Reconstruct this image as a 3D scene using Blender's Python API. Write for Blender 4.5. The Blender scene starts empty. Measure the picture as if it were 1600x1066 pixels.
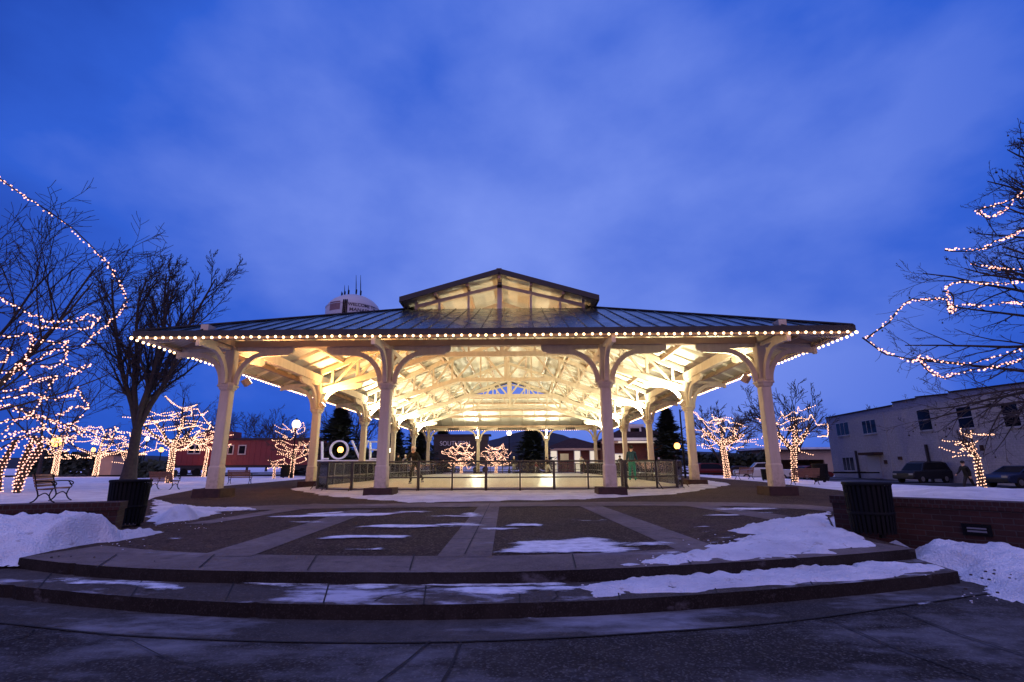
import bpy, math, random
import numpy as np
from mathutils import Vector, Matrix, noise as mnoise
R = math.radians
scene = bpy.context.scene
COL = scene.collection

# ------------------------------------------------------------------ camera
FOC, PIT, ROLL, YAW, CX, CZ = 780.0, 0.24419, 0.00467, -0.01394, 0.903, 1.0
_h = Vector((math.sin(YAW), math.cos(YAW), 0)); _r = Vector((math.cos(YAW), -math.sin(YAW), 0)); _z = Vector((0, 0, 1))
CF = math.cos(PIT) * _h + math.sin(PIT) * _z
_u = -math.sin(PIT) * _h + math.cos(PIT) * _z
CR = math.cos(ROLL) * _r - math.sin(ROLL) * _u
CU = math.sin(ROLL) * _r + math.cos(ROLL) * _u
CPOS = Vector((CX, 0, CZ))
def ray(px, py):
    return CF + CR * ((px - 800) / FOC) + CU * ((533 - py) / FOC)
def gp(px, py, z=0.0):            # where the sight line meets the level z
    d = ray(px, py); t = (z - CZ) / d.z
    return CPOS + d * t
def at(px, py, Y):                # the point at a given distance
    d = ray(px, py); return CPOS + d * (Y / d.y)
cam_d = bpy.data.cameras.new('camera'); cam = bpy.data.objects.new('camera', cam_d); COL.objects.link(cam)
cam_d.sensor_width = 36; cam_d.sensor_fit = 'HORIZONTAL'; cam_d.lens = FOC * 36 / 1600
cam_d.clip_start = 0.1; cam_d.clip_end = 5000
m = Matrix.Identity(4)
for i in range(3):
    m[i][0] = CR[i]; m[i][1] = CU[i]; m[i][2] = -CF[i]; m[i][3] = CPOS[i]
cam.matrix_world = m
scene.camera = cam

# ------------------------------------------------------------------ materials
def nmat(name):
    mt = bpy.data.materials.new(name); mt.use_nodes = True
    nt = mt.node_tree; nt.nodes.clear()
    out = nt.nodes.new('ShaderNodeOutputMaterial')
    return mt, nt, out
def N(nt, t, **kw):
    n = nt.nodes.new(t)
    for k, v in kw.items():
        if k in n.inputs.keys(): n.inputs[k].default_value = v
        else: setattr(n, k, v)
    return n
def L(nt, a, b): nt.links.new(a, b)
def c4(c): return (c[0], c[1], c[2], 1.0)
def mixc(nt, fac, a, b):
    n = nt.nodes.new('ShaderNodeMix'); n.data_type = 'RGBA'
    if isinstance(fac, (int, float)): n.inputs[0].default_value = fac
    else: L(nt, fac, n.inputs[0])
    for s, v in ((6, a), (7, b)):
        if isinstance(v, tuple): n.inputs[s].default_value = c4(v)
        else: L(nt, v, n.inputs[s])
    return n.outputs[2]
def ramp(nt, src, p0, p1, c0=(0, 0, 0), c1=(1, 1, 1)):
    n = nt.nodes.new('ShaderNodeValToRGB'); e = n.color_ramp.elements
    e[0].position = p0; e[1].position = p1; e[0].color = c4(c0); e[1].color = c4(c1)
    L(nt, src, n.inputs[0]); return n.outputs[0]
def noise(nt, vec, scale, detail=4, rough=0.55):
    n = N(nt, 'ShaderNodeTexNoise'); n.inputs['Scale'].default_value = scale
    n.inputs['Detail'].default_value = detail; n.inputs['Roughness'].default_value = rough
    if vec is not None: L(nt, vec, n.inputs['Vector'])
    return n.outputs[0]
def vor(nt, vec, scale, out='Distance'):
    n = N(nt, 'ShaderNodeTexVoronoi'); n.inputs['Scale'].default_value = scale
    L(nt, vec, n.inputs['Vector']); return n.outputs[out]
def bump(nt, h, strength, dist=0.02):
    n = N(nt, 'ShaderNodeBump'); n.inputs['Strength'].default_value = strength; n.inputs['Distance'].default_value = dist
    L(nt, h, n.inputs['Height']); return n.outputs[0]
def prin(nt, out, col, rough=0.6, metal=0.0, norm=None, spec=0.5):
    b = nt.nodes.new('ShaderNodeBsdfPrincipled')
    if isinstance(col, tuple): b.inputs['Base Color'].default_value = c4(col)
    else: L(nt, col, b.inputs['Base Color'])
    if isinstance(rough, (int, float)): b.inputs['Roughness'].default_value = rough
    else: L(nt, rough, b.inputs['Roughness'])
    b.inputs['Metallic'].default_value = metal
    b.inputs['Specular IOR Level'].default_value = spec
    if norm is not None: L(nt, norm, b.inputs['Normal'])
    L(nt, b.outputs[0], out.inputs[0]); return b
def coord(nt, kind='Object'):
    return nt.nodes.new('ShaderNodeTexCoord').outputs[kind]
def simple(name, col, rough=0.6, metal=0.0, var=0.18, scale=3.0, bmp=0.15, spec=0.5, fine=40):
    mt, nt, out = nmat(name); v = coord(nt)
    a = tuple(min(1, x * (1 - var)) for x in col); b = tuple(min(1, x * (1 + var)) for x in col)
    f = ramp(nt, noise(nt, v, scale, 6), 0.3, 0.7)
    c = mixc(nt, f, a, b)
    prin(nt, out, c, rough, metal, bump(nt, noise(nt, v, fine, 3), bmp, 0.01) if bmp else None, spec)
    return mt
def emit(name, col, s):
    mt, nt, out = nmat(name); e = N(nt, 'ShaderNodeEmission'); e.inputs[0].default_value = c4(col); e.inputs[1].default_value = s
    L(nt, e.outputs[0], out.inputs[0]); return mt

M = {}
def paint_mat():
    mt, nt, out = nmat('cream_paint'); v = coord(nt)
    mp = N(nt, 'ShaderNodeMapping'); mp.inputs['Scale'].default_value = (3.0, 3.0, 0.5); L(nt, v, mp.inputs[0])
    c = mixc(nt, ramp(nt, noise(nt, mp.outputs[0], 1.6, 6, 0.6), 0.3, 0.7), (0.54, 0.445, 0.32), (0.66, 0.56, 0.42))
    sep = N(nt, 'ShaderNodeSeparateXYZ'); L(nt, v, sep.inputs[0])
    lo_ = ramp(nt, sep.outputs[2], 0.25, 1.0, (1, 1, 1), (0.1,) * 3); g = ramp(nt, noise(nt, v, 7, 8, 0.7), 0.44, 0.62)
    m = N(nt, 'ShaderNodeMath', operation='MULTIPLY'); L(nt, lo_, m.inputs[0]); L(nt, g, m.inputs[1])
    m2 = N(nt, 'ShaderNodeMath', operation='MULTIPLY'); L(nt, m.outputs[0], m2.inputs[0]); m2.inputs[1].default_value = 0.55
    c = mixc(nt, m2.outputs[0], c, (0.20, 0.16, 0.12))
    prin(nt, out, c, 0.6, 0, bump(nt, noise(nt, mp.outputs[0], 14, 4), 0.12, 0.01), 0.3); return mt
M['paint'] = paint_mat()
M['trim_and_shade_brown'] = simple('trim_and_shade_brown', (0.46, 0.31, 0.20), 0.5, var=0.08, scale=1.5, bmp=0.08)
M['frame_paint'] = simple('frame_paint', (0.30, 0.28, 0.30), 0.5, var=0.08)
M['faded_white'] = simple('faded_lettering', (0.5, 0.49, 0.48), 0.6, var=0.3)
M['white_paint'] = simple('white_paint', (0.72, 0.70, 0.66), 0.5, var=0.06)
M['iron'] = simple('black_iron', (0.007, 0.007, 0.0075), 0.7, 0.0, 0.2, spec=0.12)
M['fence_metal'] = simple('dark_fence_metal', (0.05, 0.045, 0.04), 0.4, 0.3, 0.2)
M['wood'] = simple('bench_wood', (0.16, 0.07, 0.035), 0.6, var=0.25, scale=8)
M['wood_dark'] = simple('dark_wood', (0.07, 0.045, 0.03), 0.7, var=0.25)
M['bark'] = simple('bark', (0.040, 0.029, 0.024), 0.9, var=0.35, scale=6, bmp=0.6, fine=25)
M['twig'] = simple('twig_bark', (0.034, 0.025, 0.022), 0.9, var=0.2, bmp=0)
M['seed'] = simple('seed_ball', (0.035, 0.024, 0.018), 0.9, bmp=0.4)
M['needle'] = simple('conifer_needles', (0.016, 0.026, 0.02), 0.8, var=0.45, scale=1.2, bmp=0)
M['hedge'] = simple('shrub_leaves', (0.02, 0.028, 0.015), 0.8, var=0.4, scale=1.2, bmp=0)
M['train_red'] = simple('red_train_paint', (0.17, 0.018, 0.013), 0.5, var=0.18, scale=1.0)
M['train_dark'] = simple('dark_train_paint', (0.022, 0.015, 0.014), 0.55, var=0.25, scale=1.0)
M['train_trim'] = simple('train_window_trim', (0.45, 0.36, 0.30), 0.5)
M['glass_dark'] = simple('dark_window_glass', (0.006, 0.006, 0.008), 0.12, 0, 0.1, bmp=0, spec=0.12)
M['tar'] = simple('dark_roofing', (0.05, 0.028, 0.024), 0.95, var=0.3, spec=0.1)
M['tan'] = simple('tan_render', (0.42, 0.27, 0.17), 0.85, var=0.1, scale=0.8)
M['stone'] = simple('plinth_brick', (0.045, 0.020, 0.015), 0.85, var=0.3, scale=6, bmp=0.4)
M['mauve_white'] = simple('tank_paint', (0.40, 0.41, 0.43), 0.6, var=0.08, scale=0.15)
M['lettering'] = simple('tank_lettering', (0.02, 0.018, 0.03), 0.6, bmp=0)
M['emblem'] = simple('emblem_paint', (0.16, 0.09, 0.09), 0.6, bmp=0)
M['letter_white'] = simple('letter_white', (0.9, 0.9, 0.9), 0.5, var=0.04)
M['black_cloth'] = simple('black_cloth', (0.004, 0.004, 0.005), 0.85)
M['grey_cloth'] = simple('charcoal_cloth', (0.014, 0.014, 0.016), 0.85)
M['teal_cloth'] = simple('teal_cloth', (0.005, 0.22, 0.15), 0.8)
M['navy_cloth'] = simple('navy_cloth', (0.008, 0.05, 0.08), 0.8)
M['white_cloth'] = simple('pale_cloth', (0.55, 0.55, 0.50), 0.85)
M['red_cloth'] = simple('red_cloth', (0.3, 0.03, 0.03), 0.85)
M['skin'] = simple('skin', (0.52, 0.32, 0.22), 0.55, var=0.06, bmp=0)
M['hair'] = simple('dark_hair', (0.02, 0.014, 0.01), 0.6)
M['knit'] = simple('pale_knit', (0.6, 0.52, 0.46), 0.9, bmp=0.5)
M['skate'] = simple('skate_boot', (0.05, 0.05, 0.05), 0.4)
M['tyre'] = simple('tyre', (0.012, 0.012, 0.012), 0.85)
M['rim'] = simple('wheel_rim', (0.35, 0.35, 0.36), 0.35, 0.8)
for k, c in (('car_black', (0.012, 0.012, 0.016)), ('car_blue', (0.012, 0.022, 0.06)), ('car_red', (0.10, 0.012, 0.012)), ('car_silver', (0.42, 0.43, 0.46))):
    mt, nt, out = nmat(k); b = prin(nt, out, c, 0.42, 0.0, None, 0.25); b.inputs['Coat Weight'].default_value = 0.08; M[k] = mt
M['lamp_red'] = simple('tail_lamp', (0.25, 0.01, 0.01), 0.2, bmp=0)
M['lamp_clear'] = simple('head_lamp', (0.22, 0.22, 0.23), 0.2, bmp=0)
M['plate'] = simple('number_plate', (0.5, 0.5, 0.48), 0.5, bmp=0)
M['bulb'] = emit('eave_bulb', (1.0, 0.60, 0.30), 7.0)
M['fairy'] = emit('fairy_bulb', (1.0, 0.44, 0.33), 3.4)
M['fairy_far'] = emit('fairy_bulb_distant', (1.0, 0.52, 0.34), 3.4)
M['globe'] = emit('lamp_globe', (1.0, 0.74, 0.46), 9.0)
M['globe_amber'] = emit('amber_lamp_globe', (1.0, 0.40, 0.09), 6.0)
M['flood_warm'] = emit('flood_lens_warm', (1.0, 0.8, 0.5), 10.0)
M['flood_cool'] = emit('flood_lens_cool', (0.95, 1.0, 0.70), 10.0)
M['lit_door'] = emit('lit_doorway', (1.0, 0.84, 0.70), 0.85)
M['lit_pane'] = emit('lit_window', (1.0, 0.8, 0.55), 0.25)
M['wire'] = simple('string_wire', (0.02, 0.03, 0.02), 0.7, bmp=0)

def boards_mat():
    mt, nt, out = nmat('ceiling_boards'); v = coord(nt)
    sep = N(nt, 'ShaderNodeSeparateXYZ'); L(nt, v, sep.inputs[0])
    comb = N(nt, 'ShaderNodeCombineXYZ'); L(nt, sep.outputs[1], comb.inputs[0])
    w = N(nt, 'ShaderNodeTexWave'); w.inputs['Scale'].default_value = 1.6; w.wave_profile = 'SAW'; L(nt, comb.outputs[0], w.inputs['Vector'])
    g = ramp(nt, w.outputs['Fac'], 0.03, 0.10)
    c = mixc(nt, ramp(nt, noise(nt, v, 0.9, 5), 0.35, 0.65), (0.58, 0.53, 0.42), (0.70, 0.65, 0.53))
    c = mixc(nt, g, (0.26, 0.22, 0.15), c)
    prin(nt, out, c, 0.55, 0, bump(nt, g, 0.4, 0.01)); return mt
M['boards'] = boards_mat()
def roof_mat():
    mt, nt, out = nmat('metal_roof'); v = coord(nt)
    n = noise(nt, v, 1.3, 5)
    c = mixc(nt, ramp(nt, n, 0.35, 0.7), (0.045, 0.055, 0.055), (0.09, 0.10, 0.10))
    r = ramp(nt, noise(nt, v, 2.2, 4), 0.3, 0.75, (0.16,) * 3, (0.34,) * 3)
    prin(nt, out, c, r, 0.75, bump(nt, noise(nt, v, 2.0, 2), 0.05, 0.02)); return mt
M['roof'] = roof_mat()
M['fascia'] = simple('dark_fascia', (0.02, 0.018, 0.017), 0.6)

def snow_mat():
    mt, nt, out = nmat('snow'); v = coord(nt)
    c = mixc(nt, ramp(nt, noise(nt, v, 1.1, 6, 0.6), 0.32, 0.62), (0.58, 0.58, 0.62), (0.82, 0.82, 0.84))
    dirt = ramp(nt, noise(nt, v, 7, 6, 0.7), 0.60, 0.70)
    c = mixc(nt, dirt, c, (0.42, 0.38, 0.36))
    h = N(nt, 'ShaderNodeMath', operation='ADD'); L(nt, noise(nt, v, 5, 6, 0.65), h.inputs[0]); L(nt, noise(nt, v, 40, 3), h.inputs[1])
    prin(nt, out, c, 0.75, 0, bump(nt, h.outputs[0], 0.8, 0.05), 0.3); return mt
M['snow'] = snow_mat()
def patch_mat():       # thin trodden snow: a measured cover, broken up by the grain of the paving
    mt, nt, out = nmat('thin_snow'); v = coord(nt)
    at_ = N(nt, 'ShaderNodeAttribute'); at_.attribute_name = 'cover'
    mp = N(nt, 'ShaderNodeMapping'); mp.inputs['Scale'].default_value = (0.35, 1.0, 1.0); L(nt, v, mp.inputs[0])
    n1 = noise(nt, mp.outputs[0], 7.5, 10, 0.75)
    m = N(nt, 'ShaderNodeMath', operation='MULTIPLY_ADD'); L(nt, n1, m.inputs[0]); m.inputs[1].default_value = 2.2; L(nt, at_.outputs['Fac'], m.inputs[2])
    f = ramp(nt, m.outputs[0], 0.0, 1.0); nt.nodes.remove(f.node)
    mr = N(nt, 'ShaderNodeMapRange'); mr.inputs['From Min'].default_value = 1.62; mr.inputs['From Max'].default_value = 2.05; L(nt, m.outputs[0], mr.inputs['Value'])
    c = mixc(nt, ramp(nt, noise(nt, v, 8, 5), 0.3, 0.65), (0.55, 0.55, 0.58), (0.80, 0.80, 0.83))
    bb = prin(nt, out, c, 0.7, 0, bump(nt, noise(nt, v, 30, 5), 0.5, 0.02), 0.3)
    tr = N(nt, 'ShaderNodeBsdfTransparent'); mx = N(nt, 'ShaderNodeMixShader'); L(nt, mr.outputs[0], mx.inputs[0]); L(nt, tr.outputs[0], mx.inputs[1]); L(nt, bb.outputs[0], mx.inputs[2])
    L(nt, mx.outputs[0], out.inputs[0]); return mt
M['thin_snow'] = patch_mat()
def ice_mat():
    mt, nt, out = nmat('rink_ice'); v = coord(nt)
    c = mixc(nt, ramp(nt, noise(nt, v, 0.5, 6), 0.3, 0.7), (0.72, 0.70, 0.62), (0.82, 0.80, 0.72))
    prin(nt, out, c, 0.38, 0, bump(nt, noise(nt, v, 6, 5), 0.08, 0.01), 0.4); return mt
M['ice'] = ice_mat()
def paving(name, base, speck, frost_lo, frost_hi, fr=(0.34, 0.34, 0.40), speck_scale=55, fs=0.9, amt=1.0, wet=(0.4, 0.75)):
    mt, nt, out = nmat(name); v = coord(nt)
    big = noise(nt, v, 0.35, 6, 0.6)
    c = mixc(nt, ramp(nt, big, 0.32, 0.68), tuple(x * 0.55 for x in base), tuple(x * 1.5 for x in base))
    c = mixc(nt, ramp(nt, noise(nt, v, 5.0, 8, 0.7), 0.40, 0.66, (0, 0, 0), (0.7,) * 3), c, tuple(x * 0.5 for x in base))
    sp = vor(nt, v, speck_scale, 'Color')
    bw = N(nt, 'ShaderNodeRGBToBW'); L(nt, sp, bw.inputs[0])
    c = mixc(nt, ramp(nt, bw.outputs[0], 0.62, 1.0), c, speck)
    mp = N(nt, 'ShaderNodeMapping'); mp.inputs['Scale'].default_value = (0.45, 1.0, 1.0); L(nt, v, mp.inputs[0])
    f = ramp(nt, noise(nt, mp.outputs[0], fs, 10, 0.68), frost_lo, frost_hi, (0, 0, 0), (amt,) * 3)
    c = mixc(nt, f, c, fr)
    st = ramp(nt, noise(nt, v, 1.7, 5), 0.62, 0.70, (0, 0, 0), (0.6,) * 3)
    c = mixc(nt, st, c, tuple(x * 0.35 for x in base))
    h = N(nt, 'ShaderNodeMath', operation='ADD'); L(nt, bw.outputs[0], h.inputs[0]); L(nt, noise(nt, v, 12, 5), h.inputs[1])
    prin(nt, out, c, 0.92, 0, bump(nt, h.outputs[0], 0.5, 0.008), 0.08); return mt
M['aggregate'] = paving('exposed_aggregate', (0.052, 0.033, 0.024), (0.17, 0.125, 0.10), 0.66, 0.80, fr=(0.26, 0.25, 0.27), speck_scale=45, amt=0.5)
M['concrete'] = paving('concrete_band', (0.17, 0.135, 0.122), (0.20, 0.17, 0.155), 0.58, 0.70, speck_scale=70, amt=0.6, fr=(0.36, 0.35, 0.40))
M['tread'] = paving('step_tread', (0.085, 0.070, 0.062), (0.13, 0.11, 0.10), 0.52, 0.62, speck_scale=70, fr=(0.48, 0.48, 0.54), fs=1.4)
M['riser'] = paving('step_riser', (0.027, 0.022, 0.020), (0.045, 0.038, 0.035), 0.60, 0.74, speck_scale=90, fs=2.2, amt=0.6, fr=(0.22, 0.21, 0.23))
M['pavement'] = paving('lower_pavement', (0.038, 0.034, 0.032), (0.115, 0.105, 0.105), 0.49, 0.68, speck_scale=75, fr=(0.19, 0.19, 0.21), amt=0.85, fs=1.0)
M['pavement_band'] = paving('pavement_concrete', (0.070, 0.062, 0.058), (0.10, 0.09, 0.088), 0.50, 0.66, speck_scale=90, fr=(0.28, 0.28, 0.31), amt=0.8, fs=1.2)
M['road'] = paving('road_asphalt', (0.03, 0.03, 0.034), (0.05, 0.05, 0.055), 0.5, 0.62, fs=0.25, fr=(0.30, 0.30, 0.36), amt=0.7)
M['joint'] = simple('paving_joint', (0.010, 0.009, 0.009), 0.95)
def brick_mat(name, c1, c2, mortar, swap=True, sc=1.0):
    mt, nt, out = nmat(name); v = coord(nt)
    sep = N(nt, 'ShaderNodeSeparateXYZ'); L(nt, v, sep.inputs[0])
    ad = N(nt, 'ShaderNodeMath', operation='ADD'); L(nt, sep.outputs[0], ad.inputs[0]); L(nt, sep.outputs[1], ad.inputs[1])
    comb = N(nt, 'ShaderNodeCombineXYZ'); L(nt, ad.outputs[0], comb.inputs[0]); L(nt, sep.outputs[2], comb.inputs[1])
    b = N(nt, 'ShaderNodeTexBrick'); L(nt, comb.outputs[0], b.inputs['Vector'])
    b.inputs['Color1'].default_value = c4(c1); b.inputs['Color2'].default_value = c4(c2); b.inputs['Mortar'].default_value = c4(mortar)
    b.inputs['Scale'].default_value = sc; b.inputs['Brick Width'].default_value = 0.21; b.inputs['Row Height'].default_value = 0.075
    b.inputs['Mortar Size'].default_value = 0.007; b.inputs['Mortar Smooth'].default_value = 0.3; b.inputs['Bias'].default_value = 0.0
    c = mixc(nt, ramp(nt, noise(nt, v, 6, 5), 0.3, 0.7, (0, 0, 0), (0.5,) * 3), b.outputs['Color'], tuple(x * 0.4 for x in c1))
    bb = N(nt, 'ShaderNodeMath', operation='MULTIPLY'); L(nt, b.outputs['Fac'], bb.inputs[0]); bb.inputs[1].default_value = -1
    prin(nt, out, c, 0.85, 0, bump(nt, bb.outputs[0], 0.7, 0.01), 0.3); return mt
M['brick'] = brick_mat('garden_brick', (0.062, 0.022, 0.016), (0.038, 0.015, 0.012), (0.065, 0.05, 0.043))
M['brick_cap'] = brick_mat('brick_soldier_course', (0.058, 0.020, 0.015), (0.036, 0.014, 0.011), (0.06, 0.046, 0.04))
M['brick_far'] = brick_mat('depot_brick', (0.20, 0.055, 0.035), (0.14, 0.04, 0.03), (0.14, 0.10, 0.09))
M['block'] = brick_mat('painted_block', (0.36, 0.33, 0.36), (0.33, 0.30, 0.335), (0.27, 0.25, 0.28), sc=0.45)
def acrylic_mat():
    mt, nt, out = nmat('acrylic_panel'); v = coord(nt)
    tr = N(nt, 'ShaderNodeBsdfTransparent'); tr.inputs[0].default_value = (0.93, 0.93, 0.9, 1)
    gl = N(nt, 'ShaderNodeBsdfGlossy'); gl.inputs['Roughness'].default_value = 0.08; gl.inputs[0].default_value = (0.8, 0.8, 0.8, 1)
    df = N(nt, 'ShaderNodeBsdfDiffuse'); df.inputs[0].default_value = (0.45, 0.44, 0.40, 1)
    fr = N(nt, 'ShaderNodeFresnel'); fr.inputs[0].default_value = 1.18
    a = N(nt, 'ShaderNodeMixShader'); b = N(nt, 'ShaderNodeMixShader')
    scr = ramp(nt, noise(nt, v, 3, 6, 0.65), 0.35, 0.75, (0.01,) * 3, (0.06,) * 3)
    L(nt, scr, a.inputs[0]); tl = N(nt, 'ShaderNodeBsdfTranslucent'); tl.inputs[0].default_value = (0.6, 0.58, 0.52, 1); dm = N(nt, 'ShaderNodeMixShader'); dm.inputs[0].default_value = 0.6; L(nt, df.outputs[0], dm.inputs[1]); L(nt, tl.outputs[0], dm.inputs[2])
    L(nt, tr.outputs[0], a.inputs[1]); L(nt, dm.outputs[0], a.inputs[2])
    L(nt, fr.outputs[0], b.inputs[0]); L(nt, a.outputs[0], b.inputs[1]); L(nt, gl.outputs[0], b.inputs[2])
    L(nt, b.outputs[0], out.inputs[0]); return mt
M['acrylic'] = acrylic_mat()
M['hill'] = simple('wooded_hill', (0.014, 0.016, 0.02), 0.95, var=0.3, scale=0.02, bmp=0)

# ------------------------------------------------------------------ mesh builder
ORG = {}
class MB:
    def __init__(s): s.v = []; s.f = []
    def quad(s, a, b, c, d): n = len(s.v); s.v += [tuple(a), tuple(b), tuple(c), tuple(d)]; s.f.append((n, n + 1, n + 2, n + 3))
    def poly(s, pts): n = len(s.v); s.v += [tuple(p) for p in pts]; s.f.append(tuple(range(n, n + len(pts))))
    def hexa(s, p):       # 8 corners: bottom 4 ccw, top 4 ccw
        n = len(s.v); s.v += [tuple(q) for q in p]
        for f in ((3, 2, 1, 0), (4, 5, 6, 7), (0, 1, 5, 4), (1, 2, 6, 5), (2, 3, 7, 6), (3, 0, 4, 7)): s.f.append(tuple(n + i for i in f))
    def box(s, x0, x1, y0, y1, z0, z1):
        s.hexa([(x0, y0, z0), (x1, y0, z0), (x1, y1, z0), (x0, y1, z0), (x0, y0, z1), (x1, y0, z1), (x1, y1, z1), (x0, y1, z1)])
    def frustum(s, cx, cy, z0, z1, w0, w1, d0=None, d1=None, ch=0.0):
        d0 = d0 or w0; d1 = d1 or w1
        def ring(w, d, z):
            w *= .5; d *= .5
            if ch <= 0: return [(cx - w, cy - d, z), (cx + w, cy - d, z), (cx + w, cy + d, z), (cx - w, cy + d, z)]
            c = ch
            return [(cx - w + c, cy - d, z), (cx + w - c, cy - d, z), (cx + w, cy - d + c, z), (cx + w, cy + d - c, z), (cx + w - c, cy + d, z), (cx - w + c, cy + d, z), (cx - w, cy + d - c, z), (cx - w, cy - d + c, z)]
        a = ring(w0, d0, z0); b = ring(w1, d1, z1); n = len(s.v); k = len(a); s.v += a + b
        s.f.append(tuple(n + i for i in reversed(range(k)))); s.f.append(tuple(n + k + i for i in range(k)))
        for i in range(k): j = (i + 1) % k; s.f.append((n + i, n + j, n + k + j, n + k + i))
    def beam(s, a, b, w, h, up=(0, 0, 1)):
        a = Vector(a); b = Vector(b); d = (b - a).normalized(); up = Vector(up)
        sd = d.cross(up)
        if sd.length < 1e-4: sd = d.cross(Vector((0, 1, 0)))
        sd.normalize(); u = sd.cross(d); sd = sd * (w / 2); u = u * (h / 2)
        s.hexa([a - sd - u, a + sd - u, b + sd - u, b - sd - u, a - sd + u, a + sd + u, b + sd + u, b - sd + u])
    def tube(s, pts, rad, k=6, cap=True):
        pts = [Vector(p) for p in pts]
        if isinstance(rad, (int, float)): rad = [rad] * len(pts)
        n0 = len(s.v); ref = None
        for i, p in enumerate(pts):
            d = (pts[min(i + 1, len(pts) - 1)] - pts[max(i - 1, 0)])
            if d.length < 1e-9: d = Vector((0, 0, 1))
            d.normalize()
            if ref is None: ref = d.orthogonal().normalized()
            ref = (ref - d * ref.dot(d))
            if ref.length < 1e-6: ref = d.orthogonal()
            ref.normalize(); b = d.cross(ref)
            for j in range(k):
                a = 2 * math.pi * j / k
                s.v.append(tuple(p + (ref * math.cos(a) + b * math.sin(a)) * rad[i]))
        for i in range(len(pts) - 1):
            for j in range(k):
                j2 = (j + 1) % k
                s.f.append((n0 + i * k + j, n0 + i * k + j2, n0 + (i + 1) * k + j2, n0 + (i + 1) * k + j))
        if cap:
            s.f.append(tuple(n0 + j for j in reversed(range(k)))); e = n0 + (len(pts) - 1) * k
            s.f.append(tuple(e + j for j in range(k)))
    def lathe(s, prof, k=16, c=(0, 0, 0)):
        n0 = len(s.v)
        for (r, z) in prof:
            for j in range(k):
                a = 2 * math.pi * j / k; s.v.append((c[0] + r * math.cos(a), c[1] + r * math.sin(a), c[2] + z))
        for i in range(len(prof) - 1):
            for j in range(k):
                j2 = (j + 1) % k; s.f.append((n0 + i * k + j, n0 + i * k + j2, n0 + (i + 1) * k + j2, n0 + (i + 1) * k + j))
        s.f.append(tuple(n0 + j for j in reversed(range(k)))); e = n0 + (len(prof) - 1) * k; s.f.append(tuple(e + j for j in range(k)))
    def ball(s, c, r, k=8, m=5, sq=(1, 1, 1)):
        n0 = len(s.v)
        s.v.append((c[0], c[1], c[2] - r * sq[2]))
        for i in range(1, m):
            t = math.pi * i / m - math.pi / 2
            for j in range(k):
                a = 2 * math.pi * j / k
                s.v.append((c[0] + r * sq[0] * math.cos(t) * math.cos(a), c[1] + r * sq[1] * math.cos(t) * math.sin(a), c[2] + r * sq[2] * math.sin(t)))
        s.v.append((c[0], c[1], c[2] + r * sq[2])); e = len(s.v) - 1
        for j in range(k): s.f.append((n0, n0 + 1 + (j + 1) % k, n0 + 1 + j))
        for i in range(m - 2):
            for j in range(k):
                j2 = (j + 1) % k; a = n0 + 1 + i * k; s.f.append((a + j, a + j2, a + k + j2, a + k + j))
        a = n0 + 1 + (m - 2) * k
        for j in range(k): s.f.append((a + j, a + (j + 1) % k, e))
    def prism(s, poly, off):     # polygon (3-D points) swept by the vector off
        off = Vector(off); n = len(s.v); k = len(poly)
        s.v += [tuple(p) for p in poly] + [tuple(Vector(p) + off) for p in poly]
        s.f.append(tuple(n + i for i in reversed(range(k)))); s.f.append(tuple(n + k + i for i in range(k)))
        for i in range(k): j = (i + 1) % k; s.f.append((n + i, n + j, n + k + j, n + k + i))
    def mesh(s, name, mat, org=(0, 0, 0), smooth=False):
        me = bpy.data.meshes.new(name)
        v = np.array(s.v, dtype=float).reshape(-1, 3) - np.array(org)
        me.from_pydata(v.tolist(), [], s.f)
        me.materials.append(M[mat] if isinstance(mat, str) else mat)
        if smooth: me.polygons.foreach_set('use_smooth', [True] * len(me.polygons))
        me.update(); return me
    def build(s, name, mat, parent=None, smooth=False, loc=None, fixn=False):
        org = ORG[parent.name] if parent else Vector(loc or (0, 0, 0))
        me = s.mesh(name, mat, org, smooth)
        if fixn:
            import bmesh
            b = bmesh.new(); b.from_mesh(me); bmesh.ops.recalc_face_normals(b, faces=b.faces); b.to_mesh(me); b.free()
        return link(name, me, parent, org if not parent else None)
def link(name, me, parent=None, loc=None):
    o = bpy.data.objects.new(name, me); COL.objects.link(o)
    if parent: o.parent = parent; ORG[o.name] = ORG[parent.name]
    else:
        o.location = loc or (0, 0, 0); ORG[o.name] = Vector(loc or (0, 0, 0))
    return o
def tag(o, label=None, cat=None, group=None, kind=None):
    if label: o['label'] = label
    if cat: o['category'] = cat
    if group: o['group'] = group
    if kind: o['kind'] = kind
    return o
def thing(name, label, cat, loc=(0, 0, 0), group=None):
    o = bpy.data.objects.new(name, None); COL.objects.link(o); o.location = loc; o.empty_display_size = 0.3
    ORG[o.name] = Vector(loc); return tag(o, label, cat, group)
def local(root): ORG[root.name] = Vector((0, 0, 0)); return root    # its parts are given in the thing's own axes
def copy_tree(o, parent=None):
    c = o.copy(); COL.objects.link(c); c.parent = parent
    for ch in list(o.children): copy_tree(ch, c)
    return c
def dup(root, loc, rz, label):
    c = copy_tree(root); c.location = loc; c.rotation_euler = (0, 0, rz); c['label'] = label; return c
def struct(name, mb, mat, smooth=False, kind='structure', loc=None, label=None, cat=None, group=None):
    o = mb.build(name, mat, smooth=smooth, loc=loc); return tag(o, label, cat, group, kind)
def text_mesh(name, body, size, mat, extrude=0.02, align='CENTER', offset=0.0):
    cu = bpy.data.curves.new(name, 'FONT'); cu.body = body; cu.size = size; cu.extrude = extrude; cu.align_x = align; cu.offset = offset
    o = bpy.data.objects.new(name, cu); COL.objects.link(o)
    dg = bpy.context.evaluated_depsgraph_get()
    me = bpy.data.meshes.new_from_object(o.evaluated_get(dg)); bpy.data.objects.remove(o)
    me.materials.clear(); me.materials.append(M[mat]); return me
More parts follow.
